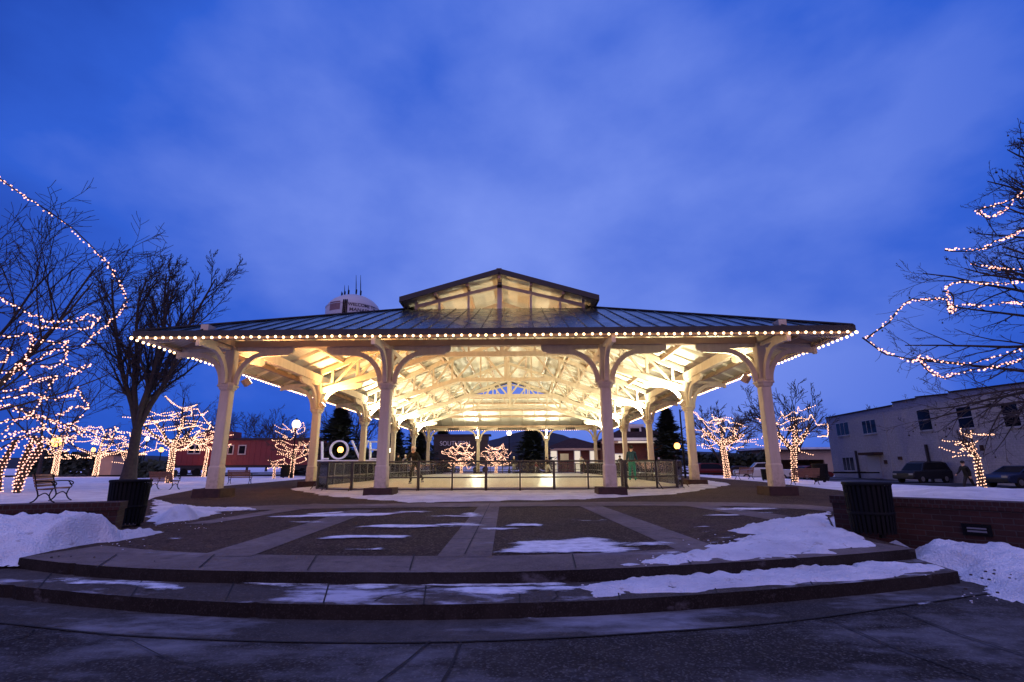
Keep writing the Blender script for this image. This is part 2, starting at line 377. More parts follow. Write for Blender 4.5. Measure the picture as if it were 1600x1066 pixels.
def lerp(a, b, t): return a + (b - a) * t
def catmull(pts, n=8):
    pts = [Vector(p) for p in pts]; out = []
    for i in range(len(pts) - 1):
        p0 = pts[max(i - 1, 0)]; p1 = pts[i]; p2 = pts[i + 1]; p3 = pts[min(i + 2, len(pts) - 1)]
        for k in range(n):
            t = k / n
            out.append(0.5 * ((2 * p1) + (p2 - p0) * t + (2 * p0 - 5 * p1 + 4 * p2 - p3) * t * t + (3 * p1 - p0 - 3 * p2 + p3) * t ** 3))
    out.append(pts[-1]); return out
def resample(pts, sp):
    out = [Vector(pts[0])]; acc = 0.0
    for a, b in zip(pts, pts[1:]):
        a = Vector(a); b = Vector(b); d = (b - a).length; t = sp - acc
        while t <= d: out.append(a.lerp(b, t / d)); t += sp
        acc = (acc + d) % sp if d > 0 else acc
    return out

# ------------------------------------------------------------------ world and sun
world = bpy.data.worlds.new('World'); scene.world = world; world.use_nodes = True
nt = world.node_tree; nt.nodes.clear()
wout = nt.nodes.new('ShaderNodeOutputWorld'); bg = nt.nodes.new('ShaderNodeBackground')
gen = coord(nt, 'Generated')
sky = N(nt, 'ShaderNodeTexSky'); sky.sky_type = 'NISHITA'; sky.sun_disc = False; sky.sun_elevation = R(-3.0); sky.sun_rotation = R(184)
def dotdir(vec):
    d = Vector(vec).normalized(); n = N(nt, 'ShaderNodeVectorMath', operation='DOT_PRODUCT'); L(nt, gen, n.inputs[0]); n.inputs[1].default_value = d; return n.outputs['Value']
mp = N(nt, 'ShaderNodeMapping'); mp.inputs['Scale'].default_value = (1.0, 0.9, 1.7); mp.inputs['Rotation'].default_value = (0.5, 0.2, 0.9); L(nt, gen, mp.inputs[0])
n1 = noise(nt, mp.outputs[0], 1.9, 6, 0.50); n2 = noise(nt, mp.outputs[0], 4.0, 5, 0.55)
mm = N(nt, 'ShaderNodeMath', operation='MULTIPLY_ADD'); L(nt, n2, mm.inputs[0]); mm.inputs[1].default_value = 0.35; L(nt, n1, mm.inputs[2])
cl = ramp(nt, mm.outputs[0], 0.50, 0.88)
glow = ramp(nt, dotdir((0.04, 0.86, 0.42)), 0.58, 1.0)
lowg = ramp(nt, dotdir((0.16, 1.0, 0.16)), 0.80, 1.0)
def madd(a, b, k):
    n = N(nt, 'ShaderNodeMath', operation='MULTIPLY_ADD'); L(nt, a, n.inputs[0]); n.inputs[1].default_value = k
    if isinstance(b, float): n.inputs[2].default_value = b
    else: L(nt, b, n.inputs[2])
    return n.outputs[0]
fac = madd(cl, madd(glow, madd(lowg, 0.0, 0.09), 0.62), 0.36)
fc = N(nt, 'ShaderNodeClamp'); L(nt, fac, fc.inputs[0])
rr = N(nt, 'ShaderNodeValToRGB'); e = rr.color_ramp.elements
e[0].position = 0.0; e[0].color = (0.003, 0.030, 0.30, 1); e[1].position = 1.0; e[1].color = (0.205, 0.305, 0.88, 1)
q = rr.color_ramp.elements.new(0.5); q.color = (0.028, 0.112, 0.64, 1)
L(nt, fc.outputs[0], rr.inputs[0])
# sky lobes added out of view behind the photographer to light snow and columns
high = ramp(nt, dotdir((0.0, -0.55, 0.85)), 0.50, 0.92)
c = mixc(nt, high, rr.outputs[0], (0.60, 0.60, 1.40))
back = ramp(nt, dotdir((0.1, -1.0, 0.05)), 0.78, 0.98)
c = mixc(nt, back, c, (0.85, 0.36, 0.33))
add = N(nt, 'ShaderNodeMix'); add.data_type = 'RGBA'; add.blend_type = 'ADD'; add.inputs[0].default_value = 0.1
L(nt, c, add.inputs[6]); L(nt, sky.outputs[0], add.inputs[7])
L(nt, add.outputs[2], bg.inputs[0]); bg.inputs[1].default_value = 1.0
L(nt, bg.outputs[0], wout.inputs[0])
sd = bpy.data.lights.new('afterglow', 'SUN'); sd.energy = 0.10; sd.angle = R(35); sd.color = (1.0, 0.6, 0.55)
so = bpy.data.objects.new('afterglow', sd); COL.objects.link(so); so.rotation_euler = (R(80), 0, R(4))

# ------------------------------------------------------------------ ground
WL = [(-40, 2.0), (-14, 3.6), (-6.1, 7.1), (-5.0, 7.6), (5.94, 8.5), (7.4, 6.75), (12, 1.3), (40, -30)]
def lawn_z(x, y):
    f = np.interp(x, [p[0] for p in WL], [p[1] for p in WL])
    t = np.clip((x - 20.6) / 1.4, 0, 1); t = t * t * (3 - 2 * t)
    far = np.clip((y - 75) / 40, 0, 1)
    z = -0.05 - 0.63 * t * (1 - 0.4 * far)
    return np.where(y < f + 0.15, -0.45, z)
def grid_mesh(name, xs, ys, zf, mat, smooth=True):
    X, Y = np.meshgrid(xs, ys); Z = zf(X, Y)
    v = np.stack([X, Y, Z], -1).reshape(-1, 3); w, h = len(xs), len(ys)
    i = np.arange(w * h).reshape(h, w)
    f = np.stack([i[:-1, :-1], i[:-1, 1:], i[1:, 1:], i[1:, :-1]], -1).reshape(-1, 4)
    me = bpy.data.meshes.new(name); me.from_pydata(v.tolist(), [], f.tolist()); me.materials.append(M[mat])
    if smooth: me.polygons.foreach_set('use_smooth', [True] * len(me.polygons))
    return me
def wob(X, Y, s, a, seed=0.0):
    out = np.zeros(X.size); xf = X.ravel(); yf = Y.ravel()
    for k in range(X.size): out[k] = mnoise.fractal((xf[k] * s + seed, yf[k] * s, seed), 1.0, 2.0, 4)
    return out.reshape(X.shape) * a
xs = np.concatenate([np.linspace(-1500, -60, 12), np.arange(-50, 50.1, 0.5), np.linspace(60, 1500, 12)])
ys = np.concatenate([np.linspace(-300, -14, 6), np.arange(-12, 84.1, 0.5), np.linspace(95, 2500, 16)])
def terr(X, Y):
    z = lawn_z(X, Y)
    near = (np.abs(X) < 52) & (Y < 86)
    return z + np.where(near, wob(X, Y, 0.35, 0.045), 0)
tag(link('snow_lawn', grid_mesh('snow_lawn', xs, ys, terr, 'snow')), kind='structure')
b = MB(); b.quad((21.6, -10, -0.60), (36, -10, -0.60), (43.5, 95, -0.60), (21.6, 95, -0.60)); struct('road', b, 'road')
b = MB(); b.quad((-60, 74, 0.02), (40, 80, 0.02), (40, 92, 0.02), (-60, 88, 0.02)); struct('far_road', b, 'road')

up_px = [(30, 872), (120, 882), (230, 889), (400, 893.5), (600, 895), (800, 894), (1000, 887), (1130, 880), (1300, 869), (1430, 858)]
lo_px = [(-140, 893), (0, 913), (130, 926), (260, 936), (420, 943), (620, 945), (820, 942), (1000, 935), (1200, 921), (1380, 906), (1497, 893)]
up = [gp(x, y, 0) for x, y in up_px]; lo = [gp(x, y, -0.11) for x, y in lo_px]
def worn(pts, s):      # a cast edge worn and chipped over the years
    out = catmull(pts, 16)
    for i, p in enumerate(out):
        k = mnoise.noise((p.x * 3.1, s, 0)) * .008 - max(0, mnoise.noise((p.x * 6.3, s, 4)) - .42) * .13
        p.y += -k
    return out
up = worn(up, 1.0); lo = worn(lo, 5.0)
PLAZA = [(p.x, p.y) for p in up] + [(5.85, 8.4), (7.0, 10.5), (11.0, 15), (13.4, 20.5), (15.2, 31), (16, 43), (16, 66), (-17, 66), (-17.5, 50), (-14.9, 26), (-11.6, 17.7), (-8.5, 12.4), (-5.1, 7.8)]
b = MB(); b.poly([(x, y, 0) for x, y in PLAZA]); struct('plaza', b, 'aggregate')
b = MB()
low_poly = [(p.x, p.y, -0.11) for p in lo] + [(6.0, 8.3, -0.11), (-5.2, 7.5, -0.11)]
b.poly(low_poly); struct('step_tread', b, 'tread')
def riser(pts, z0, z1, extra=()):
    pts = list(extra[:1]) + [Vector(p) for p in pts] + list(extra[1:])
    b = MB()
    for p, q in zip(pts, pts[1:]): b.quad((p.x, p.y, z0), (q.x, q.y, z0), (q.x, q.y, z1), (p.x, p.y, z1))
    return b
struct('upper_step', riser(up, -0.13, 0.0, (Vector((-5.1, 7.8, 0)), Vector((5.85, 8.4, 0)))), 'riser')
struct('lower_step', riser(lo, -0.25, -0.11, (Vector((-5.2, 7.5, 0)), Vector((6.0, 8.3, 0)))), 'riser')
b = MB(); b.quad((-40, -14, -0.23), (40, -14, -0.23), (40, 9.2, -0.23), (-40, 9.2, -0.23)); struct('lower_pavement', b, 'pavement')
# concrete apron round the foot of the steps, and its joints
ap_in = [Vector((p.x, p.y, -0.226)) for p in lo]
jl = catmull([gp(x, y, -0.226) for x, y in [(-200, 958), (0, 974), (150, 990), (260, 997), (420, 1003), (620, 1005), (820, 1000), (1000, 990), (1200, 975), (1380, 952), (1560, 925), (1700, 900)]], 5)
b = MB(); k = min(len(ap_in), len(jl))
ia = [ap_in[int(i * (len(ap_in) - 1) / 40)] for i in range(41)]; ij = [jl[int(i * (len(jl) - 1) / 40)] for i in range(41)]
for i in range(40): b.quad(ij[i], ij[i + 1], ia[i + 1] + Vector((0, 0.1, 0)), ia[i] + Vector((0, 0.1, 0)))
struct('pavement_apron', b, 'pavement_band')
def strip(mb, pts, w, z):
    pts = [Vector((p.x, p.y, z)) for p in pts]
    for i in range(len(pts) - 1):
        d = (pts[i + 1] - pts[i]).normalized(); s = Vector((-d.y, d.x, 0)) * w / 2
        mb.quad(pts[i] - s, pts[i + 1] - s, pts[i + 1] + s, pts[i] + s)
b = MB()
strip(b, jl, 0.022, -0.221)
for ln in ([(672, 1002), (640, 1030), (560, 1090), (440, 1180)], [(720, 1003), (706, 1040), (680, 1085), (560, 1300)], [(52, 983), (40, 995), (-60, 1010)], [(1296, 968), (1380, 1005), (1480, 1042), (1700, 1120)], [(1398, 952), (1500, 992), (1620, 1030), (1750, 1075)]):
    strip(b, [gp(x, y, -0.221) for x, y in ln], 0.016, -0.217)
struct('pavement_joint', b, 'joint')
# paler concrete bands across the plaza
def px_poly(mb, pts, z): mb.poly([gp(x, y, z) for x, y in pts])
b = MB()
for i in range(len(up) - 1):
    o1 = Vector((-0.05 * (up[i].x) * 0.9, 0.9, 0.004)); o2 = Vector((-0.05 * (up[i + 1].x) * 0.9, 0.9, 0.004))
    z = Vector((0, 0, 0.004))
    b.quad(up[i] + z, up[i + 1] + z, up[i + 1] + o2, up[i] + o1)
struct('plaza_rim_band', b, 'concrete')
b = MB()
px_poly(b, [(682, 870), (768, 870), (781, 786), (752, 786)], 0.008)
px_poly(b, [(308, 869), (392, 869), (585, 797), (548, 797)], 0.008)
px_poly(b, [(1064, 862), (1128, 857), (941, 791), (906, 791)], 0.008)
px_poly(b, [(1215, 814), (1232, 806), (1070, 784), (1044, 786)], 0.008)
px_poly(b, [(285, 819), (330, 818), (520, 788), (490, 787)], 0.008)
struct('plaza_radial_band', b, 'concrete')
b = MB(); tp = [gp(x, y, 0.012) for x, y in [(235, 800), (330, 793), (450, 789), (600, 787), (800, 785), (1000, 784), (1150, 785), (1260, 789), (1345, 796)]]
bt = [gp(x, y, 0.012) for x, y in [(235, 808), (330, 800), (450, 795.5), (600, 793.5), (800, 791.5), (1000, 790), (1150, 791), (1260, 796), (1345, 803)]]
for i in range(len(tp) - 1): b.quad(bt[i], bt[i + 1], tp[i + 1], tp[i])
struct('plaza_cross_band', b, 'concrete')
b = MB()
strip(b, [gp(726, 868), gp(766, 787)], 0.014, 0.015)
for f in (0.3, 0.55, 0.8): strip(b, [gp(lerp(684, 752, f), lerp(868, 787, f)), gp(lerp(768, 781, f), lerp(868, 787, f))], 0.012, 0.018)
for x in (150, 311, 480, 640, 900, 1080, 1250): strip(b, [gp(x, 889 if x < 400 else 893 - max(0, x - 800) * .035), gp(x + (790 - x) * .05, 868)], 0.014, 0.0145)
struct('plaza_joint', b, 'joint')
b = MB()
for x in (60, 205, 352, 505, 662, 812, 968, 1120, 1270, 1400):
    yo = np.interp(x, [p[0] for p in lo_px], [p[1] for p in lo_px]) - 1.5; yi = np.interp(x, [p[0] for p in up_px], [p[1] for p in up_px]) + 18
    strip(b, [gp(x, yo, -0.1), gp(x + (790 - x) * .03, yi, -0.1)], 0.013, -0.106)
cr = [(585, 938), (600, 930), (628, 926), (650, 919), (690, 915)]
strip(b, [gp(x, y, -.1) for x, y in cr], 0.012, -0.1055)
strip(b, [gp(x, y, -.1) for x, y in [(860, 938), (872, 931), (868, 925), (884, 917)]], 0.010, -0.1050)
struct('tread_joint', b, 'joint')
b = MB()
for ln in ([(150, 990), (205, 1002), (260, 1030), (330, 1046), (380, 1075)], [(880, 1002), (905, 1022), (960, 1034), (1010, 1060)], [(1210, 948), (1240, 962), (1236, 975), (1275, 992)]):
    strip(b, [gp(x, y, -.22) for x, y in ln], 0.009, -0.2145)
struct('pavement_crack', b, 'joint')

# ------------------------------------------------------------------ snow lying on the paving
def snow(name, poly, z0, h, res=0.06, edge=0.15, mat='snow', wa=0.10, wf=2.0, bumps=(), lump=0.25, seed=1.0, zbase=None, clip=None, aniso=1.0):
    P = np.array([(p[0], p[1]) for p in poly]); mg = 0.2
    xs = np.arange(P[:, 0].min() - mg, P[:, 0].max() + mg, res); ys = np.arange(P[:, 1].min() - mg, P[:, 1].max() + mg, res)
    X, Y = np.meshgrid(xs, ys); D = np.full(X.shape, 1e9); I = np.zeros(X.shape, bool)
    for i in range(len(P)):
        a = P[i]; c = P[(i + 1) % len(P)]; d = c - a; t = np.clip(((X - a[0]) * d[0] + (Y - a[1]) * d[1]) / max(1e-9, d @ d), 0, 1)
        D = np.minimum(D, np.hypot(X - a[0] - t * d[0], Y - a[1] - t * d[1]))
        cr = ((a[1] > Y) != (c[1] > Y)) & (X < (c[0] - a[0]) * (Y - a[1]) / (c[1] - a[1] + 1e-12) + a[0]); I ^= cr
    S = np.where(I, D, -D) + wob(X * aniso, Y, wf, wa, seed)
    if clip is not None:
        C = np.array(clip); D2 = np.full(X.shape, 1e9); I2 = np.zeros(X.shape, bool)
        for i in range(len(C)):
            a = C[i]; c = C[(i + 1) % len(C)]; d = c - a; t = np.clip(((X - a[0]) * d[0] + (Y - a[1]) * d[1]) / max(1e-9, d @ d), 0, 1)
            D2 = np.minimum(D2, np.hypot(X - a[0] - t * d[0], Y - a[1] - t * d[1]))
            I2 ^= ((a[1] > Y) != (c[1] > Y)) & (X < (c[0] - a[0]) * (Y - a[1]) / (c[1] - a[1] + 1e-12) + a[0])
        S = np.minimum(S, np.where(I2, D2, -D2) - 0.03)
    H = h * (1 - np.exp(-np.maximum(S, 0) / edge)) * (1 + wob(X, Y, wf * 1.6, lump, seed + 7)) 
    for (bx, by, br, bh) in bumps: H += bh * np.exp(-((X - bx) ** 2 + (Y - by) ** 2) / (2 * br * br)) * np.clip(S / 0.25, 0, 1) * (1 + wob(X, Y, 3.5, 0.28, seed + 3))
    if mat == 'snow' and res < 0.1: H = H + np.clip(S / 0.1, 0, 1) * (wob(X, Y, 9.0, 0.022, seed + 11) + np.minimum(0, wob(X, Y, 4.5, 0.10, seed + 17) + 0.02))
    Z = z0 + np.where(S > 0, H + 0.002, S * 0.3)
    if zbase is not None: Z = Z + zbase(X, Y)
    keep = S > -0.05; idx = -np.ones(X.size, int)
    i = np.arange(X.size).reshape(X.shape)
    fk = (keep[:-1, :-1] | keep[:-1, 1:] | keep[1:, 1:] | keep[1:, :-1])
    f = np.stack([i[:-1, :-1][fk], i[:-1, 1:][fk], i[1:, 1:][fk], i[1:, :-1][fk]], -1)
    if clip is not None:
        ok = I2.ravel()[f].all(axis=1); f = f[ok]
    used = np.unique(f); idx[used] = np.arange(len(used)); v = np.stack([X.ravel(), Y.ravel(), Z.ravel()], -1)[used]
    me = bpy.data.meshes.new(name); me.from_pydata(v.tolist(), [], idx[f].tolist()); me.materials.append(M[mat])
    me.polygons.foreach_set('use_smooth', [True] * len(me.polygons))
    at_ = me.attributes.new('cover', 'FLOAT', 'POINT'); at_.data.foreach_set('value', np.clip(S.ravel()[used] / edge, 0, 1.0).astype(np.float32))
    return tag(link(name, me), kind='stuff')
W = lambda pts, z=0.0: [tuple(gp(x, y, z))[:2] for x, y in pts]
snow('rink_edge_snow', W([(452, 764), (500, 773), (560, 780), (640, 785), (720, 784), (800, 782), (880, 781), (960, 777), (1060, 772), (1142, 757), (1105, 751), (1070, 753), (1060, 759), (1000, 765), (800, 768), (560, 768), (500, 761)]), 0, 0.07, 0.12, 0.3, wa=0.35, wf=1.2, lump=0.5)
PC = [(x, y) for x, y in PLAZA]; TC = [(q[0], q[1]) for q in low_poly]
snow('plaza_snow', W([(977, 884), (1055, 870), (1110, 856), (1180, 836), (1145, 830), (1185, 822), (1240, 811), (1297, 799), (1305, 824), (1348, 842), (1365, 852), (1300, 862), (1180, 875), (1060, 883)]), 0, 0.05, 0.04, 0.12, wa=0.22, wf=2.2, lump=0.5, seed=4, clip=PC, bumps=[(5.5, 8.4, 0.5, 0.12), (4.6, 7.6, 0.5, 0.05)])
snow('worn_snow', W([(755, 866), (770, 852), (800, 845), (870, 841), (920, 836), (965, 842), (1005, 856), (1025, 862), (985, 871), (900, 869), (850, 872), (800, 868)]), 0.006, 0.012, 0.035, 0.35, 'thin_snow', wa=0.15, wf=2.6, seed=9, aniso=.4, clip=PC)
snow('worn_snow', W([(1080, 852), (1120, 838), (1180, 828), (1200, 834), (1150, 846), (1100, 858)]), 0.006, 0.01, 0.04, 0.4, 'thin_snow', wa=0.2, wf=2.6, seed=31, aniso=.4, clip=PC)
for i, pl in enumerate(([(535, 826), (600, 819), (700, 821), (705, 826), (620, 828)], [(478, 843), (540, 836), (665, 836), (640, 845), (500, 845)], [(395, 809), (520, 803), (655, 801), (600, 808), (440, 811)], [(775, 823), (800, 818), (860, 818), (852, 825), (790, 825)], [(1062, 827), (1118, 819), (1112, 826)], [(185, 866), (270, 862), (275, 868), (190, 871)], [(570, 860), (600, 856), (605, 862), (575, 864)], [(470, 804), (540, 799), (560, 802), (480, 807)], [(455, 893), (560, 890), (660, 891), (650, 894.3), (470, 895)], [(1180, 803), (1215, 799), (1215, 803)])):
    snow('snow_streak', W(pl), 0.012, 0.010, 0.04, 0.22, 'thin_snow', wa=0.10, wf=2.2, seed=11 + i, aniso=.4, clip=PC)
for i, pl in enumerate(([(905, 918), (960, 905), (1100, 894), (1250, 886), (1390, 879), (1490, 887), (1380, 902), (1240, 914), (1000, 927), (930, 930)], [(535, 920), (560, 912), (650, 912), (620, 924), (560, 926)], [(395, 917), (430, 910), (525, 912), (520, 922), (430, 925)], [(655, 922), (720, 912), (880, 912), (950, 916), (900, 930), (800, 934), (720, 936)], [(190, 918), (260, 908), (310, 916), (300, 926), (210, 926)], [(60, 898), (180, 902), (300, 912), (290, 926), (160, 920), (60, 910)], [(300, 904), (460, 908), (700, 911), (900, 909), (900, 918), (700, 922), (460, 920), (310, 916)])):
    snow('step_snow', W(pl, -0.11), -0.108, 0.03 if i == 0 else 0.012, 0.03, 0.10 if i == 0 else 0.2, 'snow' if i == 0 else 'thin_snow', wa=0.12, wf=3.0, seed=30 + i, lump=0.5, clip=TC, aniso=.5)
for i, pl in enumerate(([(795, 968), (850, 961), (930, 964), (980, 961), (930, 970), (850, 974)], [(1170, 975), (1200, 969), (1210, 973), (1180, 979)], [(1400, 940), (1450, 935), (1490, 946), (1440, 953)], [(785, 995), (800, 990), (810, 998), (795, 1001)], [(655, 975), (690, 971), (695, 977), (665, 979)])):
    snow('frost_patch', W(pl, -0.22), -0.216, 0.006, 0.03, 0.2, 'thin_snow', wa=0.08, wf=3.5, seed=50 + i, aniso=.4)
# shovelled banks either side of the steps
a = [gp(x, y, 0.0) for x, y in [(296, 823), (240, 838), (183, 847), (140, 851), (90, 862), (30, 872)]] + [gp(x, y, -0.23) for x, y in [(-30, 905), (-150, 930)]]
poly = [(p.x, p.y) for p in a] + [(-8.5, 5.9), (-6.1, 7.15), (-5.05, 7.7), (-4.6, 9.0), (-4.4, 9.6)]
snow('snow_bank', poly, -0.06, 0.08, 0.04, 0.25, wa=0.10, seed=61, lump=0.35, bumps=[(-5.15, 7.15, 0.36, 0.30), (-5.75, 6.75, 0.40, 0.27), (-6.5, 6.4, 0.5, 0.22), (-4.75, 8.0, 0.28, 0.20), (-4.9, 6.9, 0.3, 0.1)])
snow('snow_bank', W([(236, 800), (238, 822), (300, 812), (345, 800), (408, 798), (400, 794), (330, 793), (290, 790), (240, 780)]), -0.01, 0.05, 0.05, 0.2, wa=0.18, seed=66, lump=0.4, bumps=[(-5.45, 10.2, 0.5, 0.28), (-4.9, 10.0, 0.4, 0.10)])
a = [gp(x, y, -0.23) for x, y in [(1360, 850), (1432, 860), (1440, 885), (1500, 896), (1545, 920), (1600, 940), (1720, 975)]]
poly = [(p.x, p.y) for p in a] + [(9.6, 4.6), (7.5, 6.75), (6.1, 8.5), (5.5, 8.3)]
snow('snow_bank', poly, -0.2, 0.14, 0.04, 0.22, wa=0.12, seed=71, lump=0.3, bumps=[(6.05, 7.4, 0.42, 0.16), (6.7, 6.4, 0.42, 0.10), (5.9, 7.8, 0.35, 0.08), (7.8, 5.0, 0.6, 0.08)])
snow('snow_mound', [(15.0, 17.0), (19.6, 16.4), (20.2, 21), (17, 22.6), (14.5, 20)], -0.08, 0.12, 0.2, 0.6, wa=0.4, wf=0.6, seed=81, bumps=[(16.8, 18.6, 1.3, 0.12), (18.4, 17.6, 1.0, 0.05)])
rng = random.Random(15)
for i in range(30):
    px = rng.uniform(260, 1180); py = rng.uniform(795, 866); w_ = rng.uniform(20, 85); h_ = rng.uniform(2.2, 6.0) * (py - 730) / 100
    snow('snow_streak', W([(px - w_, py), (px - w_ * .4, py - h_), (px + w_ * .5, py - h_), (px + w_, py + h_ * .3), (px + w_ * .2, py + h_), (px - w_ * .6, py + h_)]), 0.0115, 0.008, 0.05, 0.42, 'thin_snow', wa=0.12, wf=2.4, seed=100 + i, aniso=.4, clip=PC)
rng = random.Random(5)
b = MB()
for i in range(46):
    px, py = rng.choice([(rng.uniform(1500, 1590), rng.uniform(880, 925)), (rng.uniform(1200, 1330), rng.uniform(815, 860)), (rng.uniform(60, 250), rng.uniform(835, 875))])
    p = gp(px, py, 0.04); b.ball((p.x, p.y, 0.02 if px < 1400 else -0.02), rng.uniform(0.006, 0.014), 5, 4, (1.2, 1, .6))
tag(b.build('snow_debris', 'bark'), kind='stuff')
b = MB()
for i in range(150):
    z_, cx_, cy_, sp_ = rng.choice([(0, 300, 822, 22), (0, 190, 846, 26), (0, 1130, 848, 24), (0, 1010, 878, 18), (-.11, 1430, 894, 20), (-.11, 950, 922, 26), (-.23, 1540, 930, 26), (-.23, 1470, 905, 20), (0, 340, 803, 26)])
    p = gp(cx_ + rng.gauss(0, 1) * sp_, cy_ + rng.gauss(0, .22) * sp_, z_); r_ = rng.uniform(.004, .011); n0 = len(b.v)
    b.ball((p.x, p.y, z_ + r_ * .3 + (.005 if z_ == 0 else 0)), r_, 6, 4, (1.4, 1, .6))
    for q in range(n0, len(b.v)): v_ = b.v[q]; k_ = 1 + .5 * mnoise.noise((v_[0] * 60, v_[1] * 60, v_[2] * 60)); b.v[q] = (p.x + (v_[0] - p.x) * k_, p.y + (v_[1] - p.y) * k_, v_[2])
tag(b.build('snow_chunk_scatter', 'snow'), kind='stuff')

# ------------------------------------------------------------------ garden walls, litter bins
M['brick_cap'].node_tree.nodes['Brick Texture'].inputs['Brick Width'].default_value = 0.075
M['brick_cap'].node_tree.nodes['Brick Texture'].inputs['Row Height'].default_value = 0.22
def garden_wall(p0, p1, ext, label, lightpx=None, flip=1):
    p0 = Vector((p0[0], p0[1], 0)); p1 = Vector((p1[0], p1[1], 0)); d = (p1 - p0).normalized(); ln = (p1 - p0).length + ext
    t = local(thing('brick_wall', label, 'garden wall', (p0.x, p0.y, 0))); t.rotation_euler = (0, 0, math.atan2(d.y, d.x))
    s = flip
    b = MB(); y0, y1 = sorted((0, 0.38 * s)); b.box(0, ln, y0, y1, -0.4, 0.39); b.build('wall', 'brick', t)
    b = MB(); b.box(-0.02, ln, y0 - 0.02, y1 + 0.02, 0.39, 0.5); b.build('coping', 'brick_cap', t)
    return t, d, p0
w1, _, _ = garden_wall((-5.0, 7.62), (-6.1, 7.12), 9, 'low dark brick garden wall behind a slatted bin and heaped snow near a lone bench', flip=-1)
w2, d2, o2 = garden_wall((5.95, 8.55), (7.42, 6.78), 5, 'low red brick garden wall fitted with a small rectangular wall light', flip=1)
# recessed light in the brick wall
pl_n = Vector((-d2.y, d2.x, 0)); rd = ray(1527, 828); tt = (Vector((o2.x, o2.y, 0)) - CPOS).dot(pl_n) / rd.dot(pl_n); hit = CPOS + rd * tt
sx = (hit - Vector((o2.x, o2.y, 0))).dot(d2); hz = hit.z
b = MB(); b.box(sx - .15, sx + .15, -0.03, 0.02, hz - 0.075, hz + 0.075); wl = b.build('wall_light', 'iron', w2)
b = MB(); b.box(sx - .10, sx + .10, -0.036, -0.028, hz - 0.03, hz + 0.03); b.build('lens', 'lamp_clear', wl)
b = MB()
for k in range(3): b.box(sx - .12, sx + .12, -0.045, -0.034, hz - 0.05 + k * 0.045, hz - 0.035 + k * 0.045)
b.build('grille', 'iron', wl)

def litter_bin():
    t = local(thing('litter_bin', 'black slatted litter bin with flat rim beside the brick wall light', 'litter bin', group=None))
    b = MB()
    for k in range(30):
        a = 2 * math.pi * k / 30; ca, sa = math.cos(a), math.sin(a)
        pts = [(0.315 * ca, 0.315 * sa, 0.05), (0.325 * ca, 0.325 * sa, 0.2), (0.345 * ca, 0.345 * sa, 0.62), (0.35 * ca, 0.35 * sa, 0.72)]
        for p, q in zip(pts, pts[1:]): b.beam(p, q, 0.045, 0.008, (ca, sa, 0.01))
    b.build('slat', 'iron', t)
    b = MB(); b.lathe([(0.29, 0.07), (0.30, 0.2), (0.32, 0.7)], 24); b.build('liner', 'iron', t, True)
    b = MB(); b.lathe([(0.31, 0.715), (0.362, 0.715), (0.37, 0.735), (0.362, 0.755), (0.30, 0.76), (0.24, 0.74), (0.235, 0.70)], 32); b.build('lid', 'iron', t, True)
    b = MB(); b.lathe([(0.32, 0.3), (0.345, 0.31), (0.345, 0.34), (0.33, 0.35)], 24); b.build('band', 'iron', t, True)
    for k in range(3):
        a = 2 * math.pi * k / 3 + .4; b = MB(); b.frustum(0.24 * math.cos(a), 0.24 * math.sin(a), 0.0, 0.07, 0.07, 0.05); b.build('foot', 'iron', t)
    return t
bin0 = litter_bin(); g = gp(1358, 842); bin0.location = (g.x + .26, g.y + 0.27, 0); bin0.scale = (.84, .84, .98)
g = gp(204, 826); dup(bin0, (g.x - .33, g.y + 0.27, 0), 0.3, 'black slatted litter bin standing in the heaped snow at the dark wall end').scale = (.86, .86, 1.04)
g = at(446, 740, 48); dup(bin0, (g.x, g.y, -0.05), 0, 'black litter bin between two small lit trees by the red rail car').scale = (1.3, 1.3, 1.6)
g = gp(1284, 752); dup(bin0, (g.x, g.y, -0.05), 0, 'black litter bin by the car in front of the tan carport').scale = (1.2, 1.2, 1.4)
g = gp(1198, 750); dup(bin0, (g.x, g.y, -0.05), 0, 'black litter bin behind the pavilion corner column near parked cars')

# ------------------------------------------------------------------ benches
def bench():
    t = local(thing('park_bench', 'side-on park bench with wooden slats and scrolled iron ends behind the dark garden wall', 'bench'))
    b = MB()
    for k in range(5): b.box(-0.75, 0.75, -0.02 + k * 0.095, 0.06 + k * 0.095, 0.43 - 0.006 * k, 0.465 - 0.006 * k)
    b.build('seat', 'wood', t)
    b = MB()
    for k in range(5):
        z = 0.5 + k * 0.085; y = 0.46 + k * 0.03; b.hexa([(-0.75, y, z), (0.75, y, z), (0.75, y + .035, z), (-0.75, y + .035, z), (-0.75, y + 0.024, z + .07), (0.75, y + 0.024, z + .07), (0.75, y + .059, z + .07), (-0.75, y + .059, z + .07)])
    b.build('backrest', 'wood', t)
    for x in (-0.68, 0.68):
        b = MB()
        P = lambda *yz: [(x, y, z) for y, z in yz]
        b.tube(catmull(P((-0.12, 0.0), (-0.02, 0.06), (0.06, 0.2), (0.03, 0.36), (0.0, 0.43)), 4), 0.022, 6)
        b.tube(catmull(P((0.56, 0.0), (0.46, 0.06), (0.38, 0.2), (0.42, 0.36), (0.46, 0.45), (0.60, 0.93)), 4), 0.022, 6)
        b.tube(catmull(P((0.0, 0.43), (0.2, 0.42), (0.46, 0.43)), 4), 0.02, 6)
        b.tube(catmull(P((0.06, 0.2), (0.2, 0.30), (0.38, 0.2)), 5), 0.018, 6)
        b.tube(catmull(P((0.52, 0.66), (0.3, 0.68), (0.05, 0.67), (-0.06, 0.63), (-0.07, 0.57), (-0.01, 0.54), (0.03, 0.58)), 5), 0.02, 6)
        b.tube(catmull(P((0.0, 0.43), (-0.05, 0.5), (0.02, 0.6), (0.08, 0.66)), 4), 0.018, 6)
        b.build('bench_end', 'iron', t)
    return t
